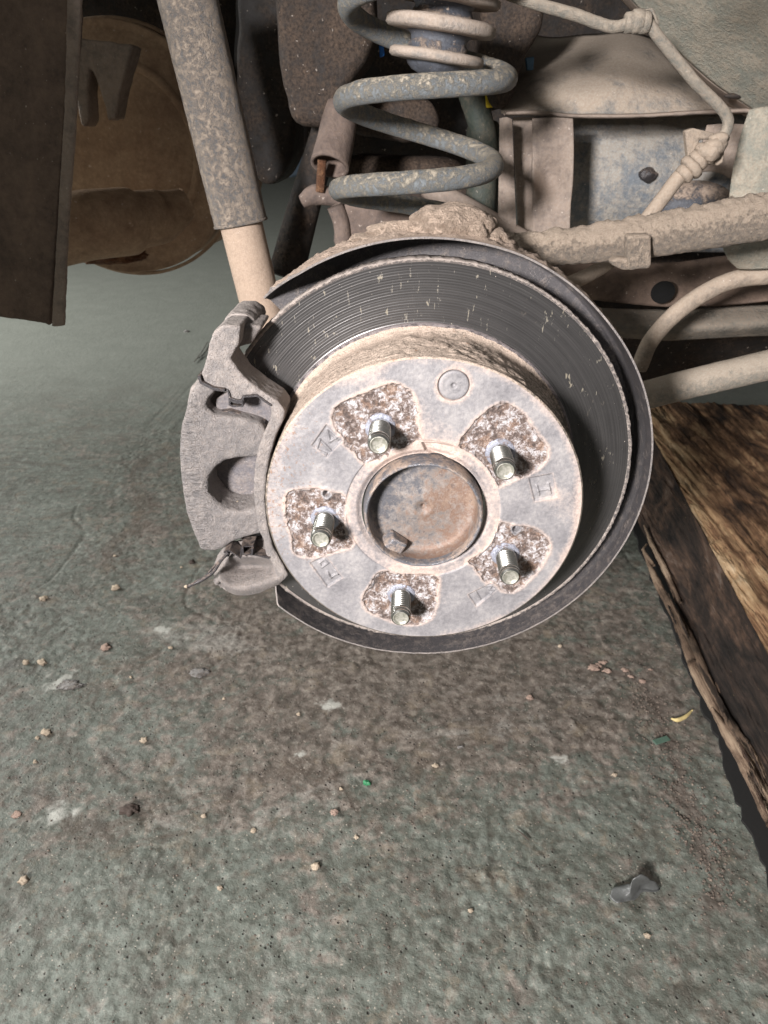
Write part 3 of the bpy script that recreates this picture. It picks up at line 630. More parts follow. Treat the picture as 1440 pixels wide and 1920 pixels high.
mk('rolled_edge', E_, ed, CASTL, shield)

# ------------------------------------------------------------------ caliper
cal = root('brake_caliper', at(440, 880, .04), 'dusty cast iron brake caliper clamped over the left side of the disc', 'brake caliper')
k5 = 320/1059; o5 = (300, 560)
def c5(l): return px(l, o5, k5)
bodyo = c5([(240,510),(190,590),(160,680),(125,800),(115,950),(120,1060),(135,1200),(160,1340),(200,1450),(250,1570),(330,1575),(390,1555),(440,1520),(520,1490),(640,1460),(640,1340),(620,1290),(580,1300),(510,1322),(440,1325),(360,1290),(300,1210),(290,1130),(330,1060),(400,1010),(500,992),(640,985),(660,900),(650,810),(610,775),(500,745),(340,725),(275,690),(300,620),(350,575),(300,545)])
V, Fc = prism(bodyo, .022, .060); o = mk('caliper_body', V, Fc, CASTB, cal); cast(o, .0028, .0008, .0009, .003, 2)
bro = c5([(250,480),(285,380),(300,290),(330,205),(385,165),(500,170),(485,290),(435,375),(520,490),(620,570),(730,640),(775,700),(770,750),(720,850),(680,980),(660,1100),(650,1250),(665,1400),(700,1550),(760,1650),(795,1720),(770,1755),(725,1735),(690,1640),(655,1590),(640,1500),(610,1440),(590,1330),(578,1200),(585,1050),(610,920),(650,820),(680,760),(690,700),(670,650),(600,600),(515,605),(505,655),(440,655),(430,590),(330,565),(290,540)])
V, Fc = prism(bro, .0175, .042); o = mk('mounting_bracket', V, Fc, CASTL, cal); cast(o, .0012, .0008, .0007, .003, 1)
# bosses that stand proud of the bracket or behind it
V, Fc = prism(c5([(380,175),(395,120),(440,92),(520,90),(585,130),(600,168),(560,260),(400,260)]), .040, .075); o = mk('upper_pin_boss', V, Fc, CASTL, cal); cast(o, .004, .001, .001, .005)
V, Fc = prism(c5([(330,215),(385,165),(640,170),(560,290),(485,300),(430,390),(300,330)]), .030, .058); o = mk('bridge', V, Fc, CAST, cal); cast(o, .002, .001, .0008, .005)
V, Fc = prism(c5([(180,560),(245,500),(320,560),(350,575),(270,680),(160,680)]), .030, .07); o = mk('bridge_shoulder', V, Fc, CASTL, cal); cast(o, .003, .001, .0009, .005)
V, Fc = patch([[(u*k5+300, v*k5+560, y) for u, v, y in r_] for r_ in [
    [(430, 1600, .023), (520, 1603, .023), (620, 1605, .021), (700, 1600, .018)], [(400, 1645, .029), (500, 1655, .036), (620, 1655, .034), (722, 1650, .020)],
    [(370, 1700, .022), (480, 1712, .027), (620, 1700, .027), (752, 1690, .0175)], [(375, 1765, .0165), (480, 1795, .0160), (620, 1775, .0165), (775, 1735, .0172)],
    [(410, 1815, .020), (480, 1843, .020), (590, 1838, .020), (745, 1775, .021)]]], 8, 8)
o = mk('lower_boss', V, Fc, CASTL, cal); q_ = o.modifiers.new('thickness', 'SOLIDIFY'); q_.thickness = .011; q_.offset = -1
q_ = o.modifiers.new('remesh', 'REMESH'); q_.mode = 'VOXEL'; q_.voxel_size = .0009; q_.use_smooth_shade = True; o.data.materials[0] = CAST
q_ = o.modifiers.new('smooth', 'SMOOTH'); q_.iterations = 3
# inside the opening: piston and pad backing
V, Fc = prism(c5([(300,990),(640,960),(700,1350),(330,1350)]), .046, .050); o = mk('pad_backing', V, Fc, PADM, cal); bev(o, .001)
V, Fc = prism(c5([(345,620),(430,575),(520,600),(610,600),(700,655),(700,780),(660,800),(560,770),(345,720)]), .033, .038); o = mk('brake_pad', V, Fc, PADM, cal); bev(o, .0009)
V, Fc = prism(c5([(360,705),(430,695),(560,735),(650,765),(655,785),(560,765),(350,725)]), .0285, .034); o = mk('pad_shim', V, Fc, CLIP, cal); bev(o, .0005)
V, Fc = prism(c5([(420,1540),(500,1520),(640,1490),(690,1600),(600,1615),(430,1610)]), .030, .036); o = mk('brake_pad', V, Fc, PADM, cal); bev(o, .0009)
def strip(l, w_, Y, Yb, name, m=CLIP):
    P_ = [at(u, v, Y) for u, v in c5(l)]; V = []; Fc = []
    for i, p in enumerate(P_):
        d = (P_[min(i+1, len(P_)-1)]-P_[max(i-1, 0)]); nn = Vector((-d.z, 0, d.x)).normalized()*w_/2
        V += [p+nn, p-nn, Vector((p.x, Yb, p.z))-nn, Vector((p.x, Yb, p.z))+nn]
    for i in range(len(P_)-1):
        for k in range(4): Fc.append((4*i+k, 4*i+(k+1) % 4, 4*i+4+(k+1) % 4, 4*i+4+k))
    Fc += [(0, 1, 2, 3), tuple(len(V)-4+k for k in (3, 2, 1, 0))]
    o = mk(name, V, Fc, m, cal); fixn(o); sharp(o, 30); return o
strip([(240,475),(250,515),(320,550),(420,570),(430,600),(432,660),(450,668),(510,668),(515,610),(600,602),(690,665)], .0011, .0165, .030, 'pad_clip')
strip([(425,1600),(400,1575),(430,1565),(500,1610),(505,1540),(575,1535),(580,1590),(630,1600),(680,1610)], .0011, .0165, .028, 'pad_clip')
strip([(510,1545),(515,1585),(570,1590),(572,1550)], .0014, .0150, .024, 'clip_tongue')
strip([(432,625),(475,640),(512,640)], .0022, .0160, .026, 'clip_tongue')
strip([(240,480),(252,520),(330,560),(400,570)], .0016, .0150, .020, 'clip_lug')
V, Fc = tube([at(*p) for p in [(428, 1036, .016), (415, 1050, .014), (400, 1072, .012), (378, 1088, .010), (351, 1100, .008)]], .0011, 8, 6, noise=.0003, nscale=400); o = mk('wear_wire', V, Fc, CLIP, cal)
V, Fc = tube([at(*p) for p in [(425, 1040, .017), (408, 1055, .015), (385, 1080, .012), (365, 1091, .010)]], .0007, 6, 6); o = mk('wear_wire', V, Fc, CLIP, cal)
V, Fc = blob(at(350, 1100, .008), (.0015, .001, .0012), 9, .5, 2, 2); mk('wire_tip', V, Fc, STONE, cal)
CL = ['leftmost crumb of the little pile in the round opening of the caliper', 'largest pale crumb of the little pile in the caliper opening', 'middle crumb at the top of the little pile in the caliper opening', 'right crumb of the little pile in the caliper opening', 'small crumb tucked above the largest one in the caliper opening', 'rightmost tiny crumb of the little pile in the caliper opening', 'tiny crumb below the others at the rim of the caliper opening']
for i, (u, v, s_) in enumerate([(434, 946, 1.3), (441, 953, 1.7), (449, 947, 1.2), (456, 951, 1.1), (446, 941, .9), (461, 946, .8), (438, 959, .8)]):
    V, Fc = blob(at(u, v, .036), (.0011*s_, .0012*s_, .0009*s_), i, .4, 1.6, 2); o = mk('grit_crumb', V, Fc, STONE)
    tag(o, CL[i], 'crumb', 'crumbs in the caliper opening')

# mud crust behind the shield
mudr = root('mud_clod', at(830, 440, .085), 'thick crumbly clod of dried mud on top of the splash shield', 'dried mud')
def clamp(V):
    V = np.array(V); r_ = np.hypot(V[:, 0], V[:, 2]); lo_ = RS+.0012
    k = (r_ < lo_) & (V[:, 1] < YS+.040); f_ = np.where(k, lo_/np.maximum(r_, 1e-6), 1); V[:, 0] *= f_; V[:, 2] *= f_
    V[:, 1] = np.maximum(V[:, 1], YS+.004); return V
def onrim(deg, dr, y): return Vector(((RS+dr)*math.cos(R(deg)), y, (RS+dr)*math.sin(R(deg))))
c1 = onrim(84, .002, .074); V, Fc = blob(c1, (.0250, .020, .0150), 2, .16, 1.5, 5)
V = np.asarray(V); dd_ = V-np.array(tuple(c1)); V = V+dd_*(fbm(V, 260, 4, 5, .7)*.07)[:, None]
mk('crust', clamp(V), Fc, MUD, mudr)
for i, (dg, dr, a_, b_) in enumerate([(95, -.001, .020, .008), (102, -.002, .016, .005), (76, .000, .014, .007)]):
    V, Fc = blob(onrim(dg, dr, .074), (a_, .014, b_), 10+i, .25, 1.7, 4); V = np.asarray(V); mk('lump', clamp(V), Fc, MUD, mudr)

# ------------------------------------------------------------------ shock absorber
sh = root('shock_absorber', at(500, 600, .28), 'slanting shock absorber with speckled blue-grey dust tube over a sandy lower tube', 'shock absorber')
a = at(338, -60, .290); b = at(452, 420, .287)
V, Fc = tube([a, (a+b)/2, b], .0225, 48, 30, caps=False, noise=.0004, nscale=200, seed=4)
o = mk('dust_tube', V, Fc, SHOCK, sh); solid(o, .0012, -1)
c = at(502, 625, .281)
V, Fc = tube([b+(a-b)*.1, (b+c)/2, c], .0180, 48, 20, noise=.0001); mk('lower_tube', V, Fc, SHOCKL, sh)
d_ = (b-a).normalized()
V, Fc = lathe([(.0226, -.0012), (.0232, -.0006), (.0232, .0008), (.0226, .0012)], b-d_*.001, d_, 64, .0003); mk('tube_lip', V, Fc, SHOCK, sh)

# ------------------------------------------------------------------ coil spring
spr = root('coil_spring', at(780, 400, .22), 'dusty blue-grey coil spring hanging above the brake disc', 'coil spring')
pts = []
RC = .0555
for i in range(0, 261):
    s = -1.0+i/260*3.05   # turns; 0 = right side of the upper full coil
    ph = -2*math.pi*s
    s2 = s if s < 1.62 else 1.62+(s-1.62)*.35
    vc = 128+(163 if s2 > 0 else 192)*s2; uc = 800-17*s2
    p = at(uc, vc, .22)
    pts.append(p+Vector((math.cos(ph)*RC, math.sin(ph)*RC, -.0055*math.cos(ph))))
V, Fc = tube(pts[::3], .0072, 24, 4, noise=.0003, nscale=300, seed=3, topmud=.0006); mk('coil_wire', V, Fc, SPRING, spr)
bs = root('bump_stop', at(820, 0, .22), 'stacked bump stop with pale plates and dark rubber inside the coil spring', 'bump stop')
top = at(838, -30, .22); axd = (at(815, 130, .222)-top).normalized()
def bl_(name, pr, m, nz=.0005): V, Fc = lathe([(r, h_*.78/1000) for r, h_ in pr], top, axd, 80, nz, 120, 2); o = mk(name, V, Fc, m, bs); return o
bl_('upper_plate', [(0, 4), (.033, 5), (.037, 7), (.0375, 11), (.036, 13), (.02, 14), (0, 14)], PLATE)
bl_('rubber_neck', [(.022, 12), (.019, 17), (.021, 22), (.024, 26)], RUBB)
bl_('middle_plate', [(0, 23), (.034, 24), (.0370, 26), (.0372, 32), (.0355, 34), (.022, 35), (0, 35)], PLATE)
bl_('rubber_waist', [(.024, 33), (.0195, 38), (.019, 42), (.0205, 44), (.020, 47), (.024, 50)], RUBB)
bl_('lower_plate', [(0, 47), (.030, 48), (.0325, 50), (.0328, 54), (.031, 56), (.02, 57), (0, 57)], PLATE)
bl_('rubber_tip', [(.021, 56), (.019, 60), (.0165, 64), (.010, 67), (0, 67.5)], RUBB, .002)

# ------------------------------------------------------------------ arms, pipes, hoses
arm = root('suspension_arm', at(1200, 450, .12), 'muddy crusted suspension tube running right from behind the brake disc', 'suspension arm')
V, Fc = tube([at(900, 468, .14), at(1000, 468, .13), at(1180, 450, .12), at(1330, 425, .112), at(1480, 400, .105)], [.0085, .0098, .0122, .0130, .0130], 72, 60, noise=.0007, nscale=380, seed=5, topmud=.0040)
mk('arm_tube', V, Fc, ARM, arm)
V, Fc = prism([(1176, 440), (1223, 440), (1222, 503), (1178, 508)], .098, .108); o = mk('tube_bracket', V, Fc, ARM, arm); cast(o, .002, .0008, .0008, .004)
V, Fc = prism([(1145, 489), (1160, 483), (1182, 485), (1182, 508), (1168, 506), (1148, 498)], .100, .110); o = mk('bracket_foot', V, Fc, ARM, arm); cast(o, .002, .0008, .0008, .004)
bp = root('brake_pipe', at(1185, 40, .22), 'thin rigid brake pipe bending down from the top right to a hose fitting', 'brake pipe')
PY = .215
V, Fc = tube([at(u, v, PY) for u, v in [(930, -20), (1010, 8), (1080, 28), (1145, 50), (1185, 42), (1212, 42), (1240, 76), (1300, 150), (1345, 195), (1364, 222), (1362, 245), (1345, 266)]], .0037, 16, 10, noise=.0004, nscale=300, seed=6)
mk('pipe', V, Fc, LINE, bp)
for k, (u, v, r_) in enumerate([(1182, 42, .0062), (1195, 40, .0070), (1207, 42, .0066)]):
    p = at(u, v, PY); V, Fc = lathe([(0, -.004), (r_*.8, -.004), (r_, -.003), (r_*1.02, 0), (r_, .003), (r_*.8, .004), (0, .004)], p, (at(1215, 42, PY)-at(1175, 44, PY)), 20, .001, 250, k); mk('pipe_clip', V, Fc, LINE, bp)
V, Fc = prism([(1186, 22), (1225, 14), (1236, 40), (1238, 58), (1215, 46), (1190, 40)], PY+.004, PY+.009); o = mk('clip_plate', V, Fc, LINE, bp); bev(o, .001)
hs = root('brake_hose', at(1280, 320, .2), 'sandy rubber brake hose dropping from its fitting behind the muddy tube', 'brake hose')
V, Fc = tube([at(1310, 300, .205), at(1275, 330, .205), at(1240, 375, .205), at(1205, 420, .205), at(1160, 478, .20), at(1110, 512, .19), at(1060, 535, .17)], .0052, 20, 10, noise=.0002, nscale=200, seed=2); mk('hose', V, Fc, HOSE, hs)
ax_ = at(1270, 335, .205)-at(1310, 295, .205)
for k, (t_, r_) in enumerate([(0, .0085), (.35, .0075), (.7, .0090), (1.05, .0068)]):
    p = at(1322, 288, .203)+ax_*t_*.9; V, Fc = lathe([(0, -.003), (r_*.85, -.003), (r_, -.0015), (r_, .0015), (r_*.85, .003), (0, .003)], p, ax_, 24, .0012, 200, k); mk('fitting_collar', V, Fc, HOSE, hs)
for k, (u, v, r_) in enumerate([(1348, 262, .0068), (1340, 275, .0085), (1330, 285, .009)]):
    V, Fc = blob(at(u, v, .20), (r_, r_*.8, r_*.7), k+30, .22, 1.5, 3); mk('fitting_nut', V, Fc, HOSE, hs)
V, Fc = prism([(1285, 245), (1300, 240), (1342, 250), (1330, 262), (1312, 262), (1308, 300), (1292, 312)], .205, .212); o = mk('fitting_bracket', V, Fc, HOSE, hs); bev(o, .0012)
V, Fc = prism([(1335, 270), (1360, 275), (1357, 305), (1345, 312), (1335, 300)], .205, .212); o = mk('fitting_bracket', V, Fc, HOSE, hs); bev(o, .0012)
V, Fc = tube([at(u, v, Y) for u, v, Y in [(1470, 512, .20), (1440, 516, .205), (1375, 525, .21), (1315, 553, .215), (1262, 592, .22), (1220, 640, .225), (1198, 690, .23)]], .0067, 24, 14, noise=.0003, nscale=120)
o = mk('cable_conduit', V, Fc, HOSE); tag(o, 'sandy curved cable conduit arching down behind the right edge of the disc', 'cable')
V, Fc = tube([at(1150, 757, .21), at(1300, 718, .2), at(1480, 675, .19)], .0118, 32, 30, noise=.0004, nscale=90, seed=9)
o = mk('lower_link', V, Fc, LINE); tag(o, 'pale straight lower link tube above the timber block', 'suspension link')
V, Fc = tube([at(800, 350, .36), at(900, 405, .34), at(1010, 470, .32)], .0095, 24, 12, noise=.0002); o = mk('control_link', V, Fc, BRKT); tag(o, 'pinkish dusty link slanting down behind the coil spring', 'suspension link')

# ------------------------------------------------------------------ body sheet metal, right
def sheet(name, rows, m, th, label, cat, seed=0, noise=.0015, nscale=25, par=None, su=10, sv=8):
    V, Fc = patch(rows, su, sv, noise, nscale, seed); o = mk(name, V, Fc, m, par); solid(o, th, 0)
    if not par: tag(o, label, cat)
    return o
bodyr = root('body_panel', at(1300, 60, .25), 'smooth greenish body panel curving across the top right corner', 'body panel')
sheet('panel_skin', [[(1130, -60, .30), (1205, 20, .31), (1262, 85, .315), (1340, 155, .32), (1400, 195, .32), (1500, 262, .32)],
                     [(1170, -70, .285), (1245, 0, .29), (1300, 62, .295), (1365, 122, .30), (1420, 165, .30), (1500, 225, .30)],
                     [(1260, -80, .25), (1320, -40, .25), (1360, 20, .255), (1410, 60, .26), (1450, 100, .26), (1520, 160, .26)],
                     [(1340, -90, .19), (1400, -60, .19), (1450, -30, .19), (1480, 0, .19), (1500, 30, .19), (1540, 60, .19)]], BODY, .002, '', '', 1, .001, 20, bodyr)
sheet('panel_fold', [[(1128, -62, .30), (1203, 19, .31), (1260, 84, .315), (1338, 154, .32), (1398, 194, .32), (1500, 262, .32)],
                     [(1120, -50, .34), (1195, 30, .35), (1252, 98, .355), (1328, 172, .36), (1390, 212, .36), (1500, 285, .36)]], BRKT, .0015, '', '', 2, .0006, 30, bodyr)
V, Fc = blob(at(1380, 180, .318), (.010, .003, .0022), 3, .1, 1, 3); o = mk('drain_slot', V, Fc, DARK, bodyr)
sheet('inner_arch', [[(930, 40, .60), (1020, 70, .56), (1110, 66, .50), (1190, 62, .50), (1290, 105, .48), (1440, 190, .46)],
                     [(930, 95, .52), (1020, 110, .46), (1110, 112, .42), (1190, 112, .40), (1290, 140, .42), (1440, 200, .42)],
                     [(935, 160, .46), (1020, 165, .39), (1110, 165, .365), (1190, 165, .36), (1290, 175, .37), (1440, 208, .38)],
                     [(940, 210, .375), (1030, 212, .36), (1110, 214, .35), (1190, 214, .35), (1290, 212, .35), (1440, 212, .35)]], HUMP, .002, 'sandy pressed inner arch panel above the horizontal seam', 'body panel', 4, .0025, 14)
V, Fc = tube([at(u, v, .335) for u, v in [(946, 213), (1000, 211), (1060, 217), (1130, 218), (1200, 217), (1290, 212), (1400, 207)]], [.0016, .0022, .0018, .0018, .0018, .0018, .002], 8, 8, noise=.0005, nscale=150)
V = np.asarray(V); V[:, 1] += (V[:, 1]-.335)*4; o = mk('seam_flange', V, Fc, BRKT); tag(o, 'long thin pinch weld seam under the sandy arch panel', 'seam')
sheet('fuel_tank', [[(1060, 215, .44), (1150, 215, .43), (1240, 215, .43), (1330, 215, .43), (1440, 215, .43)],
                    [(1060, 300, .42), (1150, 300, .41), (1240, 300, .405), (1330, 300, .41), (1440, 300, .42)],
                    [(1060, 380, .42), (1150, 380, .41), (1240, 385, .41), (1330, 380, .42), (1440, 380, .43)],
                    [(1060, 470, .45), (1150, 470, .44), (1240, 470, .44), (1330, 470, .45), (1440, 470, .45)]], TANK, .004, 'blotchy blue-grey fuel tank side behind the brake hose', 'fuel tank', 5, .003, 16)
V, Fc = blob(at(1216, 328, .398), (.0085, .005, .0065), 4, .35, 1.6, 3); o = mk('rubber_plug', V, Fc, CLIP); tag(o, 'small dark torn plug stuck in the side of the blue-grey tank', 'plug')
V, Fc = blob(at(1300, 385, .40), (.040, .02, .022), 1, .04, 1, 4); o = mk('recess_fill', V, Fc, RUBB); tag(o, 'dark blue bulge drawn in for the tank recess below the brake hose fitting', 'recess_fill')  # dark colour of this bulge stands in for a recess in the tank
sheet('arch_bracket', [[(1325, 235, .33), (1360, 232, .33), (1410, 235, .33)], [(1310, 290, .325), (1350, 290, .325), (1400, 295, .325)], [(1290, 325, .33), (1345, 322, .33), (1392, 352, .33)]], BRKT, .002, 'tan sheet bracket behind the brake hose fitting', 'bracket', 6, .0008, 40)
sheet('side_post', [[(1405, 205, .27), (1440, 200, .265), (1500, 200, .26)], [(1385, 270, .27), (1430, 265, .26), (1500, 262, .255)], [(1372, 330, .27), (1425, 330, .26), (1500, 330, .255)], [(1364, 400, .27), (1420, 400, .26), (1500, 400, .255)]], BODY, .002, 'pale greenish post at the right edge above the muddy tube', 'post', 7, .0012, 30)
br = root('hanger_bracket', at(1010, 320, .34), 'folded pinkish sheet bracket between the coil spring and the tank', 'bracket')
sheet('wide_leaf', [[(998, 222, .33), (1040, 220, .325), (1074, 222, .325)], [(998, 270, .335), (1038, 275, .33), (1076, 280, .325)], [(998, 330, .335), (1030, 335, .345), (1074, 340, .325)], [(998, 390, .335), (1036, 390, .33), (1070, 390, .325)], [(998, 440, .335), (1034, 440, .33), (1068, 440, .325)]], BRKT, .002, '', '', 8, .0006, 30, br)
sheet('middle_leaf', [[(962, 220, .36), (1000, 220, .355)], [(966, 330, .36), (1000, 330, .355)], [(972, 440, .36), (1000, 440, .355)]], BRKT, .002, '', '', 9, .0006, 30, br)
sheet('narrow_leaf', [[(938, 222, .33), (950, 220, .325), (960, 224, .325)], [(936, 330, .33), (952, 330, .325), (964, 330, .325)], [(934, 430, .33), (955, 430, .325), (968, 432, .325)]], BRKT, .002, '', '', 10, .0006, 30, br)
sheet('rear_box', [[(1352, 452, .20), (1400, 448, .195), (1500, 440, .19)], [(1362, 480, .195), (1410, 476, .19), (1500, 470, .185)], [(1385, 502, .20), (1420, 503, .195), (1500, 500, .19)]], BODY, .003, 'pale green rounded box end just below the muddy tube at right edge', 'box', 11, .0005, 20)
sheet('floor_pan', [[(1040, 480, .36), (1150, 490, .36), (1260, 495, .36), (1370, 480, .35), (1500, 470, .34)], [(1060, 520, .33), (1150, 525, .33), (1260, 535, .34), (1370, 540, .33), (1500, 530, .32)], [(1080, 560, .33), (1160, 568, .33), (1260, 575, .33), (1370, 572, .32), (1500, 560, .31)]], FRAME, .003, 'dark dusty floor pan between the muddy tube and curved conduit', 'floor pan', 12, .003, 18)
sheet('sill_rail', [[(1120, 580, .33), (1220, 582, .32), (1320, 580, .31), (1500, 570, .30)], [(1140, 610, .31), (1220, 615, .30), (1320, 612, .29), (1500, 605, .28)], [(1160, 630, .32), (1240, 636, .31), (1340, 632, .30), (1500, 625, .30)]], SILLM, .003, 'grey-green sill rail with an oval hole right of the disc', 'sill', 13, .003, 20)
for k, (u, v, rx, rz, lb) in enumerate([(1243, 548, .013, .012, 'dark round drain hole in the floor pan'), (1320, 586, .012, .0035, 'dark oval drain hole in the sill rail')]):
    V, Fc = lathe([(0, .0005), (.8, .0005), (.85, .0)], (0, 0, 0), YAX, 32); V = np.asarray(V)*np.array([rx, 1, rz]); p = at(u, v, .318 if k == 0 else .309)
    V = V+np.array(tuple(p)); o = mk('drain_hole', V, Fc, HOLEM); tag(o, lb, 'hole')
sheet('rear_underbody', [[(1000, 430, .62), (1200, 440, .62), (1520, 430, .62)], [(1000, 600, .55), (1200, 610, .55), (1520, 600, .55)], [(1040, 700, .60), (1220, 720, .60), (1520, 700, .60)]], DARK, .004, 'dark underbody behind the lower link at right', 'underbody', 14, .004, 12)

# ------------------------------------------------------------------ left: frame bracket, muffler
fb = root('frame_bracket', at(60, 300, .25), 'tall brown dusty steel hanger plate filling the left edge', 'frame bracket')
V, Fc = prism([(-80, -40), (128, -40), (134, 30), (124, 200), (112, 360), (104, 470), (92, 612), (86, 607), (40, 600), (-80, 585)], .250, .272); o = mk('hanger_plate', V, Fc, FRAME, fb); cast(o, .0012, .0011, .0012, .012, 1)
V, Fc = prism([(-80, -40), (60, -40), (40, 250), (30, 560), (-80, 560)], .29, .31); o = mk('rear_flange', V, Fc, FRAME, fb); bev(o, .002)
V, Fc = prism([(126, -40), (153, -40), (140, 240), (126, 430), (119, 612), (96, 613), (108, 400), (120, 200)], .2475, .2525); o = mk('lit_edge_flange', V, Fc, BRKT, fb); cast(o, .0008, .0009, .0012, .008, 1)  # separate paler strip gives the plate's edge its lit tone
bm_ = root('shade_bumper', (-.7, -.1, .3), 'unseen bumper corner added beyond the left edge to shade the hanger plate', 'bumper')  # out-of-view skin added to keep the lamp off the hanger plate
V = []; zs = [.00, .02, .10, .25, .45, .70, .95]; xs_ = [-.275, -.278, -.30, -.50, -.8, -1.1, -1.4]
for zz_ in zs:
    for x_i in xs_: V.append((x_i-.03*math.sin(zz_*3)-.0, -.11-.10*(x_i+.27)**2+(.03 if zz_ < .01 else 0), zz_))
o = mk('shade_bumper_skin', V, grid_faces(7, 7), BODY, bm_); solid(o, .004)
mf = root('muffler', at(230, 290, .55), 'round brown exhaust muffler behind the left hanger plate', 'muffler')
mc = at(218, 288, .55)
V, Fc = lathe([(0, .004), (.04, .006), (.08, .004), (.112, -.002), (.123, -.010), (.127, -.012), (.131, -.010), (.133, -.014), (.131, -.03), (.130, -.3)], mc, (0.05, -1, 0.05), 90, .002, 30, 2); mk('shell', V, Fc, MUFF, mf)
V, Fc = lathe([(.1345, -.030), (.1375, -.032), (.1385, -.036), (.1375, -.040), (.1345, -.042)], mc, (0.05, -1, 0.05), 90, .001, 60, 3); mk('rim_seam', V, Fc, MUFF, mf)
V, Fc = lathe([(.088, .0035), (.091, .0065), (.095, .0066), (.098, .0030)], mc, (0.05, -1, 0.05), 90, .0008, 60, 3); mk('end_bead', V, Fc, MUFF, mf)
V, Fc = tube([at(60, 445, .40), at(150, 425, .42), at(215, 418, .44), at(240, 416, .455)], .034, 40, 14, noise=.0006, nscale=60); mk('tail_pipe', V, Fc, MUFF, mf)
V, Fc = tube([at(235, 416, .45), at(300, 405, .48), at(350, 380, .50)], [.030, .028, .016], 30, 10, noise=.0006, nscale=60); mk('pipe_stub', V, Fc, MUFF, mf)
V, Fc = blob(at(205, 478, .52), (.045, .02, .010), 5, .35, 2.5, 4); mk('rust_flakes', V, Fc, RUSTM, mf)
V, Fc = prism([(140, 70), (250, 84), (236, 130), (226, 170), (219, 205), (216, 226), (208, 220), (202, 228), (196, 200), (184, 160), (168, 118), (164, 170), (167, 225), (158, 240), (150, 232), (140, 180)], .47, .50); o = mk('torn_bracket', V, Fc, BRKT); cast(o, .003, .0018, .002, .01, 2); tag(o, 'dark torn bracket teeth hanging in front of the muffler', 'bracket')

# ------------------------------------------------------------------ centre background
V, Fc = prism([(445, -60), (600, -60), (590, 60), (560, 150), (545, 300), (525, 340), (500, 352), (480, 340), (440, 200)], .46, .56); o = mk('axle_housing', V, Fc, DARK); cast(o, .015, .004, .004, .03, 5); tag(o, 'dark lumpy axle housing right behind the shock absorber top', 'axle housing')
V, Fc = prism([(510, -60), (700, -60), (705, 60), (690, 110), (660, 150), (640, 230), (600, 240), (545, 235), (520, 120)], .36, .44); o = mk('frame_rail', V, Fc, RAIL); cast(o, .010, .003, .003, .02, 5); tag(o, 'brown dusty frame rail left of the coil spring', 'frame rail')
lk = root('rear_link', at(618, 315, .35), 'brown open-ended tube and ring beside the lower coil', 'suspension link')
V, Fc = tube([at(640, 200, .37), at(630, 260, .36), at(618, 312, .345)], [.0155, .0165, .0175], 32, 10, caps=False); o = mk('link_tube', V, Fc, LINKM, lk); solid(o, .003, -1)
V, Fc = tube([at(u, v, .35) for u, v in [(566, 378), (590, 366), (620, 368), (650, 380)]], [.006, .009, .008, .007], 20, 8, noise=.001, nscale=100); mk('link_eye', V, Fc, LINKM, lk)
V, Fc = tube([at(604, 300, .34), at(600, 360, .34)], .004, 12, 6); mk('link_bolt', V, Fc, RUSTM, lk)
V, Fc = tube([at(610, 250, .42), at(575, 370, .40), at(535, 520, .38)], [.014, .0155, .018], 32, 12, noise=.0004, nscale=60); o = mk('drop_link', V, Fc, DARK); tag(o, 'dark tapered drop rod between shock absorber and disc shield', 'rod')
V, Fc = prism([(634, 380), (700, 372), (880, 392), (880, 480), (650, 480), (622, 460)], .33, .39); o = mk('axle_bracket', V, Fc, LINKM); cast(o, .006, .002, .001, .01, 4); tag(o, 'pinkish brown axle bracket under the lowest spring coil', 'bracket')
V, Fc = tube([at(628, 385, .33), at(640, 420, .33), at(645, 470, .33)], .0075, 20, 8); o = mk('bracket_strut', V, Fc, LINKM); tag(o, 'thin brown strut at the left edge of the axle bracket', 'strut')
V, Fc = tube([at(875, 130, .40), at(890, 190, .40), at(905, 250, .40), at(905, 330, .40), at(898, 400, .40)], [.012, .013, .012, .013, .015], 24, 8, noise=.002, nscale=50); o = mk('green_pipe', V, Fc, GREENM); tag(o, 'pale green vertical pipe behind the right side of the coil spring', 'pipe')
V, Fc = prism([(910, 175), (930, 173), (932, 200), (912, 203)], .385, .39); o = mk('yellow_tag', V, Fc, YEL); bev(o, .0015); tag(o, 'small yellow tag beside the green pipe', 'tag')
V, Fc = prism([(710, 84), (719, 82), (721, 104), (712, 108)], .40, .405); o = mk('blue_connector', V, Fc, BLU); bev(o, .001); tag(o, 'small bright blue connector in the dark left of the bump stop', 'connector')
V, Fc = prism([(985, 108), (1002, 106), (1000, 132), (988, 132)], .42, .425); o = mk('blue_connector', V, Fc, plain('dull_blue', (.10, .2, .3))); bev(o, .001); tag(o, 'dull blue connector in the dark right of the coil spring top', 'connector')
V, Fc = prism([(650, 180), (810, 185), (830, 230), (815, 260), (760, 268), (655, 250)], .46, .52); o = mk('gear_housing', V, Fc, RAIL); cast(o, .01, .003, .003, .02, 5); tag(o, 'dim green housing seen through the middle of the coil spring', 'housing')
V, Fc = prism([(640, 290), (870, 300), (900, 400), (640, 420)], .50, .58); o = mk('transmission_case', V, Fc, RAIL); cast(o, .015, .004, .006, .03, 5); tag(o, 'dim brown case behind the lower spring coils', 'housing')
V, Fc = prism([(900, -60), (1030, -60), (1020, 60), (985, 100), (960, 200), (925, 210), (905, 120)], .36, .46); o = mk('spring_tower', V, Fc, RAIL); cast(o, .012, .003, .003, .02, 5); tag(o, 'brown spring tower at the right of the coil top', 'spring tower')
V, Fc = prism([(880, 230), (940, 225), (945, 430), (880, 430)], .47, .52); o = mk('bracket_fill_plate', V, Fc, GREENM); o.name = 'green_fill_plate'; cast(o, .006, .003, .003, .02, 4); tag(o, 'dim greenish plate between spring and folded bracket', 'heat shield')  # plain dark green plate left of the folded bracket
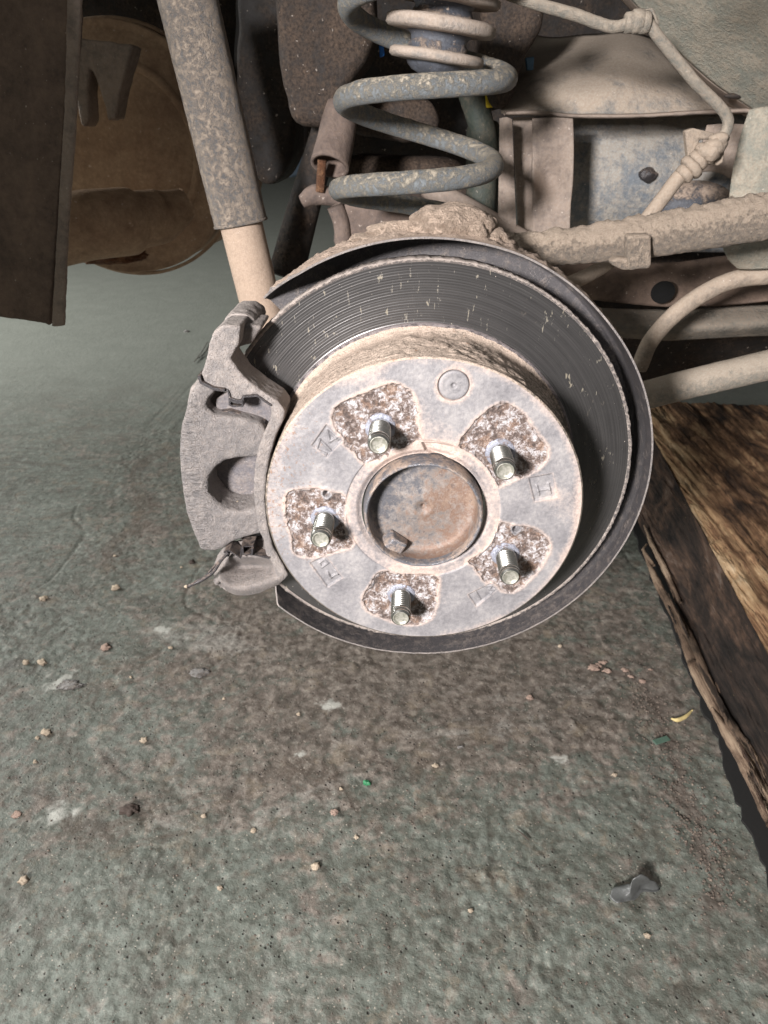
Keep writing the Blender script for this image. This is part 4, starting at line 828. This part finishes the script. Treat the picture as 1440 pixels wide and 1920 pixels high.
# big underbody: a real ceiling and back of the car above the floor
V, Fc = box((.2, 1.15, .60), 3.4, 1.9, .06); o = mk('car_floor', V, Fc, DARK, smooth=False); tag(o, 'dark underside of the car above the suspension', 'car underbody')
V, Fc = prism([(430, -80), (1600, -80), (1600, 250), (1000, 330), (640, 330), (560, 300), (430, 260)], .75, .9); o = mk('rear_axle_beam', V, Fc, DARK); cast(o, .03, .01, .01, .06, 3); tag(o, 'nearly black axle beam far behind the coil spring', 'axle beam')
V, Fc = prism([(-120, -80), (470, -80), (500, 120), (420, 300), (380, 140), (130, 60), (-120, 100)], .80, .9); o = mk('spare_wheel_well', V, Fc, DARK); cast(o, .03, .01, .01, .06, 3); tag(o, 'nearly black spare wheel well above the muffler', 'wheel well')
V, Fc = prism([(540, 220), (572, 215), (572, 330), (540, 334)], 2.5, 2.7); o = mk('tool_cabinet', V, Fc, plain('cabinet_blue', (.05, .07, .10))); bev(o, .01); tag(o, 'dim blue grey cabinet far off beyond the car', 'cabinet')

# ------------------------------------------------------------------ timber block
tb = root('timber_block', (.5, .4, FLOOR), 'big rough oily timber block with worn orange top supporting the car at right', 'timber block')
def line_x(p, q): return lambda y: p.x+(q.x-p.x)*(y-p.y)/(q.y-p.y)
bx = line_x(fl(1212, 1012, .026), fl(1440, 1500, .026)); tx = line_x(fl(1252, 872, .115), fl(1440, 1228, .115))
def dens(pts, n):
    o = []
    for a_, b_ in zip(pts, pts[1:]):
        for i in range(n): o.append((a_[0]+(b_[0]-a_[0])*i/n, a_[1]+(b_[1]-a_[1])*i/n))
    return o+[pts[-1]]
def sweep(cross, y0, y1, ny, amp, nscale, seed, dx=0):
    """cross: (offset from the side face, height); the side face leans between its traced foot and top edges"""
    cs = np.array(cross); V = []
    for j in range(ny+1):
        y = y0+(y1-y0)*j/ny
        for x, zz_ in cs:
            t = min(1, max(0, (zz_-.026)/(.115-.026))); V.append((bx(y)+(tx(y)-bx(y))*t+x, y, zz_+FLOOR))
    V = np.array(V); Q = V*np.array([1, .07, 1]); k = fbm(Q, nscale, 5, seed, .65)*amp; k2 = fbm(V, 30, 4, seed+3)*amp*.7
    V[:, 0] -= (k+k2)*.8; V[:, 2] += (k+k2)
    return V, grid_faces(ny+1, len(cs))
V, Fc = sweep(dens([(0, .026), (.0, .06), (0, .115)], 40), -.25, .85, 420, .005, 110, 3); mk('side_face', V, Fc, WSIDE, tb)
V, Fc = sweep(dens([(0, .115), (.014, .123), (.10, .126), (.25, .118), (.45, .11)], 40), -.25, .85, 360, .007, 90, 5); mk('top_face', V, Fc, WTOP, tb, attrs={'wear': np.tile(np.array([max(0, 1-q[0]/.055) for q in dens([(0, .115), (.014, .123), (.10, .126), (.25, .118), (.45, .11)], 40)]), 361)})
V, Fc = sweep(dens([(.45, .022), (0, .026)], 4), -.25, .85, 40, .0, 50, 6); mk('bottom_face', V, Fc, WSIDE, tb)
V, Fc = sweep(dens([(.03, -.01), (.03, .027)], 4), -.25, .85, 60, .002, 50, 6); mk('foot', V, Fc, WSIDE, tb)
V, Fc = box((.62, .86, FLOOR+.06), .60, .04, .1); mk('end_face', V, Fc, WSIDE, tb)
ml = [fl(u, v, .004) for u, v in [(1176, 960), (1198, 1020), (1232, 1105), (1262, 1180), (1292, 1258), (1322, 1330), (1352, 1410), (1384, 1500), (1412, 1570), (1450, 1680), (1490, 1800)]]  # black strip paints the shaded gap along the timber foot
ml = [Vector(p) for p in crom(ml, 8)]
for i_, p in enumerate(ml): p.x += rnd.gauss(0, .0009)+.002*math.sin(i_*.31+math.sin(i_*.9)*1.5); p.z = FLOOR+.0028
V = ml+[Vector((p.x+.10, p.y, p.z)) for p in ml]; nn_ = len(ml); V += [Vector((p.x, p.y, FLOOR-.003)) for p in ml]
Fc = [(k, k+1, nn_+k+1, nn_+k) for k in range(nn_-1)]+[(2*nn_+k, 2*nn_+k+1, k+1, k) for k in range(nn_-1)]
o = mk('shade_strip', V, Fc, plain('shade_black', (.006, .0055, .005), .95, 0, .4), smooth=False); tag(o, 'black strip painting the shaded gap along the foot of the timber block', 'strip')
def spl(pts, r, seed, m=WSPL):
    P_ = []
    for u, v, h_ in pts: P_.append(fl(u, v, h_))
    V, Fc = tube(P_, r, 10, 14, noise=.0014, nscale=180, seed=seed); V = np.asarray(V)
    mk('splinter', V, Fc, m, tb)
spl([(1205, 1030, .030), (1235, 1098, .030), (1270, 1165, .030), (1300, 1245, .030)], [.0015, .005, .0045, .006], 1)
spl([(1240, 1100, .034), (1290, 1190, .034), (1330, 1280, .034), (1368, 1350, .034)], [.002, .005, .0045, .002], 2)
spl([(1265, 1160, .026), (1305, 1260, .026), (1350, 1345, .026), (1400, 1440, .026), (1450, 1545, .026)], [.002, .006, .005, .0065, .006], 3)
spl([(1345, 1310, .034), (1375, 1365, .036), (1410, 1410, .036), (1460, 1480, .036)], [.003, .0045, .004, .005], 4)
spl([(1335, 1330, .030), (1370, 1385, .030), (1420, 1465, .030), (1470, 1560, .030)], [.002, .006, .006, .006], 5)
spl([(1208, 985, .040), (1222, 1020, .040), (1245, 1065, .040), (1275, 1130, .040)], [.0015, .003, .004, .002], 6)
spl([(1213, 1020, .034), (1207, 1032, .034), (1226, 1060, .034)], [.001, .002, .002], 7)

for i_ in range(26):
    t_ = rnd.random(); u_ = 1218+232*t_+rnd.uniform(-8, 22); v_ = 1035+505*t_+rnd.uniform(-12, 12); L_ = rnd.uniform(25, 90)
    h_ = rnd.uniform(.026, .045); spl([(u_, v_, h_), (u_+L_*.21, v_+L_*.5, h_+rnd.uniform(-.001, .003)), (u_+L_*.43+rnd.uniform(-5, 3), v_+L_, h_)], [.0004, rnd.uniform(.0008, .0022), .0004], 20+i_, WSPL if i_ % 3 else WSIDE)
# ------------------------------------------------------------------ things lying on the floor
def stone(u, v, s_, m, lab, cat='crumb', nm='crumb', flat=.7, seed=0, grp='crumbs on the floor'):
    s_ *= .85
    p = fl(u, v); z_ = FZ(p.x, p.y); r_ = s_
    V, Fc = blob((p.x, p.y, z_+r_*flat*.55), (r_, r_*rnd.uniform(.65, .95), r_*flat), seed, .62, 1.9, 3 if s_ < .007 else 4)
    o = mk(nm, V, Fc, m, base=(p.x, p.y, z_)); tag(o, lab, cat, grp); return o
S = [(82, 1246, .0060, 'pair of big pale crumbs, right one, left of the white powder patch'), (50, 1246, .0052, 'pair of big pale crumbs, left one, near the left edge'),
     (217, 1103, .0060, 'large pale crumb with long shadow left of the caliper wire tip'), (82, 1122, .0050, 'pale crumb at left, level with the bottom of the shield'),
     (88, 1374, .0055, 'chunky pale crumb near the left edge below the white powder'), (70, 1384, .0030, 'small crumb touching the chunky one near the left edge'),
     (270, 1390, .0042, 'round beige pebble alone in the lower left middle'), (592, 1626, .0046, 'bright angular cream chip standing at lower centre'),
     (320, 1216, .0030, 'small pale pebble below the caliper'), (46, 1655, .0042, 'yellowish crumb at the lower left edge'),
     (413, 1668, .0026, 'tiny ochre crumb at the bottom left middle'), (816, 1437, .0034, 'pinkish pebble in the middle right of the floor'),
     (668, 1570, .0024, 'tiny pink crumb at lower centre above the cream chip'), (1152, 1453, .0032, 'pink pebble left of the timber splinters'),
     (1050, 1212, .0030, 'pale crumb just below the right side of the shield'), (475, 1556, .0028, 'tan crumb at the centre left of the lower floor'),
     (66, 1430, .0022, 'tiny white crumb at far left of the lower floor'), (882, 1710, .0026, 'white grain at bottom centre right'),
     (382, 1530, .0026, 'small white grain right of the brown leaf'), (215, 1042, .0028, 'small dark speckled crumb left of the caliper foot'),
     (640, 1480, .0022, 'tiny crumb left of the green bead'), (340, 1065, .0022, 'tiny crumb below the end of the wire'),
     (420, 1310, .0020, 'tiny grey crumb under the white flake'), (245, 1270, .0022, 'tiny crumb right of the white powder patch'), (1213, 1755, .0032, 'grain at bottom right below the plastic scrap'),
     (560, 1340, .0024, 'tiny beige crumb in the brown middle area of the floor')]
for i, (u, v, s_, lb) in enumerate(S): stone(u, v, s_, STONE, lb, seed=i+3)
S2 = [(1113, 1252, .0075, 'largest flat reddish chip of the cluster at right'), (1131, 1240, .0055, 'upper reddish chip of the cluster at right'), (1139, 1257, .0062, 'right reddish chip of the cluster'),
      (1172, 1257, .0048, 'pale chip just right of the reddish chip cluster'), (1183, 1268, .0036, 'small pale chip below its neighbour right of the reddish cluster'), (1204, 1278, .0050, 'reddish chip at the head of the dirt line'),
      (198, 1216, .0070, 'flat pink chip above left of the white flake'), (1122, 1246, .0045, 'middle reddish chip of the cluster at right'), (33, 1530, .0050, 'dull reddish crumb at left edge beside the brown leaf'), (1219, 1256, .003, 'single pinkish grain above the dirt line')]
for i, (u, v, s_, lb) in enumerate(S2): stone(u, v, s_, STONEB, lb, 'chip', 'stone_chip', .35, i+40, 'reddish chips on the floor')
o = stone(372, 1262, .012, WHITE, 'white crusty flake on the floor below the caliper', 'flake', 'white_flake', .18, 71, None)
o = stone(130, 1285, .015, WHITE, 'patch of white powder at the left of the floor', 'powder', 'white_powder', .10, 75, None)
o = stone(350, 622, .0085, WHITE, 'white scrap on the far floor left of the caliper top', 'scrap', 'white_scrap', .4, 72, None)
o = stone(688, 1470, .0042, GLS, 'shiny green bead on the floor at the centre', 'bead', 'green_bead', .8, 73, None)
o = stone(246, 1522, .009, DEBD, 'curled brown dead leaf scrap on the lower left floor', 'leaf', 'leaf_scrap', .5, 74, None)
o = stone(627, 1525, .004, STONEB, 'small rusty brown lump left of the middle of the lower floor', 'lump', 'rusty_lump', .6, 76, None)
o = stone(993, 1310, .0045, STONEB, 'orange-brown crumb on the floor under the shield right side', 'crumb', 'rusty_crumb', .5, 77, None)
o = stone(360, 1055, .0050, DEBD, 'small black lump on the floor left of the wire', 'lump', 'black_lump', .6, 78, None)
V, Fc = tube([fl(u, v, .004) for u, v in [(1258, 1347), (1270, 1350), (1285, 1344), (1298, 1332)]], [.0008, .0022, .002, .0008], 8, 6, noise=.0004, nscale=300); o = mk('wood_shaving', V, Fc, STRAW); tag(o, 'curved yellow wood shaving left of the timber splinters', 'wood shaving')
V, Fc = box(fl(1240, 1388, .003), .018, .0065, .0012, Matrix.Rotation(R(22), 3, 'Z')); o = mk('plastic_chip', V, Fc, GRNP); bev(o, .0004); tag(o, 'small rectangular green plastic chip below the yellow shaving', 'chip')
V, Fc = box(fl(863, 1401, .003), .006, .0028, .0010, Matrix.Rotation(R(10), 3, 'Z')); o = mk('paper_chip', V, Fc, WHITE); bev(o, .0003); tag(o, 'tiny white paper chip in the middle of the floor', 'chip')
V, Fc = tube([fl(u, v, .004) for u, v in [(365, 678), (378, 660), (390, 642), (392, 652), (372, 672)]], .0012, 6, 6); o = mk('wire_loop', V, Fc, CLIP); tag(o, 'thin dark bent wire loop on the far floor beside the caliper', 'wire')
V, Fc = tube([fl(u, v, .003) for u, v in [(968, 1555), (982, 1566), (992, 1576)]], [.0004, .0008, .0004], 6, 5); o = mk('twig', V, Fc, DEBD); tag(o, 'thin dark twig on the lower right floor', 'twig')
GRITM = grime('brown_grit', (.14, .11, .09), (.26, .215, .18), .5, 300, 0, .9, 0, .0008, 900)
# plastic scrap, a folded film standing up
q0 = fl(1150, 1690, .0015); q1_ = fl(1205, 1700, .002); q2_ = fl(1240, 1675, .003)
ctrl = [[fl(1142, 1682, .003), fl(1168, 1698, .002), fl(1200, 1684, .003), fl(1236, 1668, .003)], [fl(1152, 1668, .004), fl(1176, 1678, .007), fl(1202, 1668, .005), fl(1232, 1660, .004)], [fl(1164, 1662, .005), fl(1186, 1656, .013), fl(1204, 1642, .021), fl(1222, 1652, .010)]]
G = np.array([[tuple(p) for p in r_] for r_ in ctrl]); G = np.array([crom(r_, 5) for r_ in G]); G = np.array([crom(G[:, j], 5) for j in range(G.shape[1])])
V = G.reshape(-1, 3); V = V+np.stack([fbm(V, 110, 2, 3), fbm(V, 110, 2, 4), np.abs(fbm(V, 90, 2, 5))], 1)*.004; o = mk('plastic_scrap', V, grid_faces(*G.shape[:2]), PLAS); solid(o, .0006); tag(o, 'crumpled grey plastic scrap standing on the lower right floor', 'plastic scrap')
# fine grit nobody could count
Vg = []; Fg = []; g = rnd
for i in range(2600):
    if i < 1700: u, v = g.uniform(0, 1440), g.uniform(980, 1920)
    else:
        t = g.random(); u = 1190+170*t+g.gauss(0, 26); v = 1260+420*t+g.gauss(0, 30)
    p = fl(u, v); s_ = g.uniform(.0004, .0014)*(1.5 if i > 1700 else 1)
    if p.x > .33 or p.y > 1: continue
    zf = FZ(p.x, p.y); b0 = len(Vg)
    for k in range(6):
        dv = [(1, 0, 0), (-1, 0, 0), (0, 1, 0), (0, -1, 0), (0, 0, 1), (0, 0, -.5)][k]
        Vg.append((p.x+dv[0]*s_*g.uniform(.6, 1.2), p.y+dv[1]*s_*g.uniform(.6, 1.2), zf+dv[2]*s_*.8))
    for a_, b_ in ((0, 2), (2, 1), (1, 3), (3, 0)): Fg += [(b0+a_, b0+b_, b0+4), (b0+b_, b0+a_, b0+5)]
o = mk('grit', Vg, Fg, GRITM, smooth=False); tag(o, 'fine reddish grit scattered over the floor', 'grit', kind='stuff')
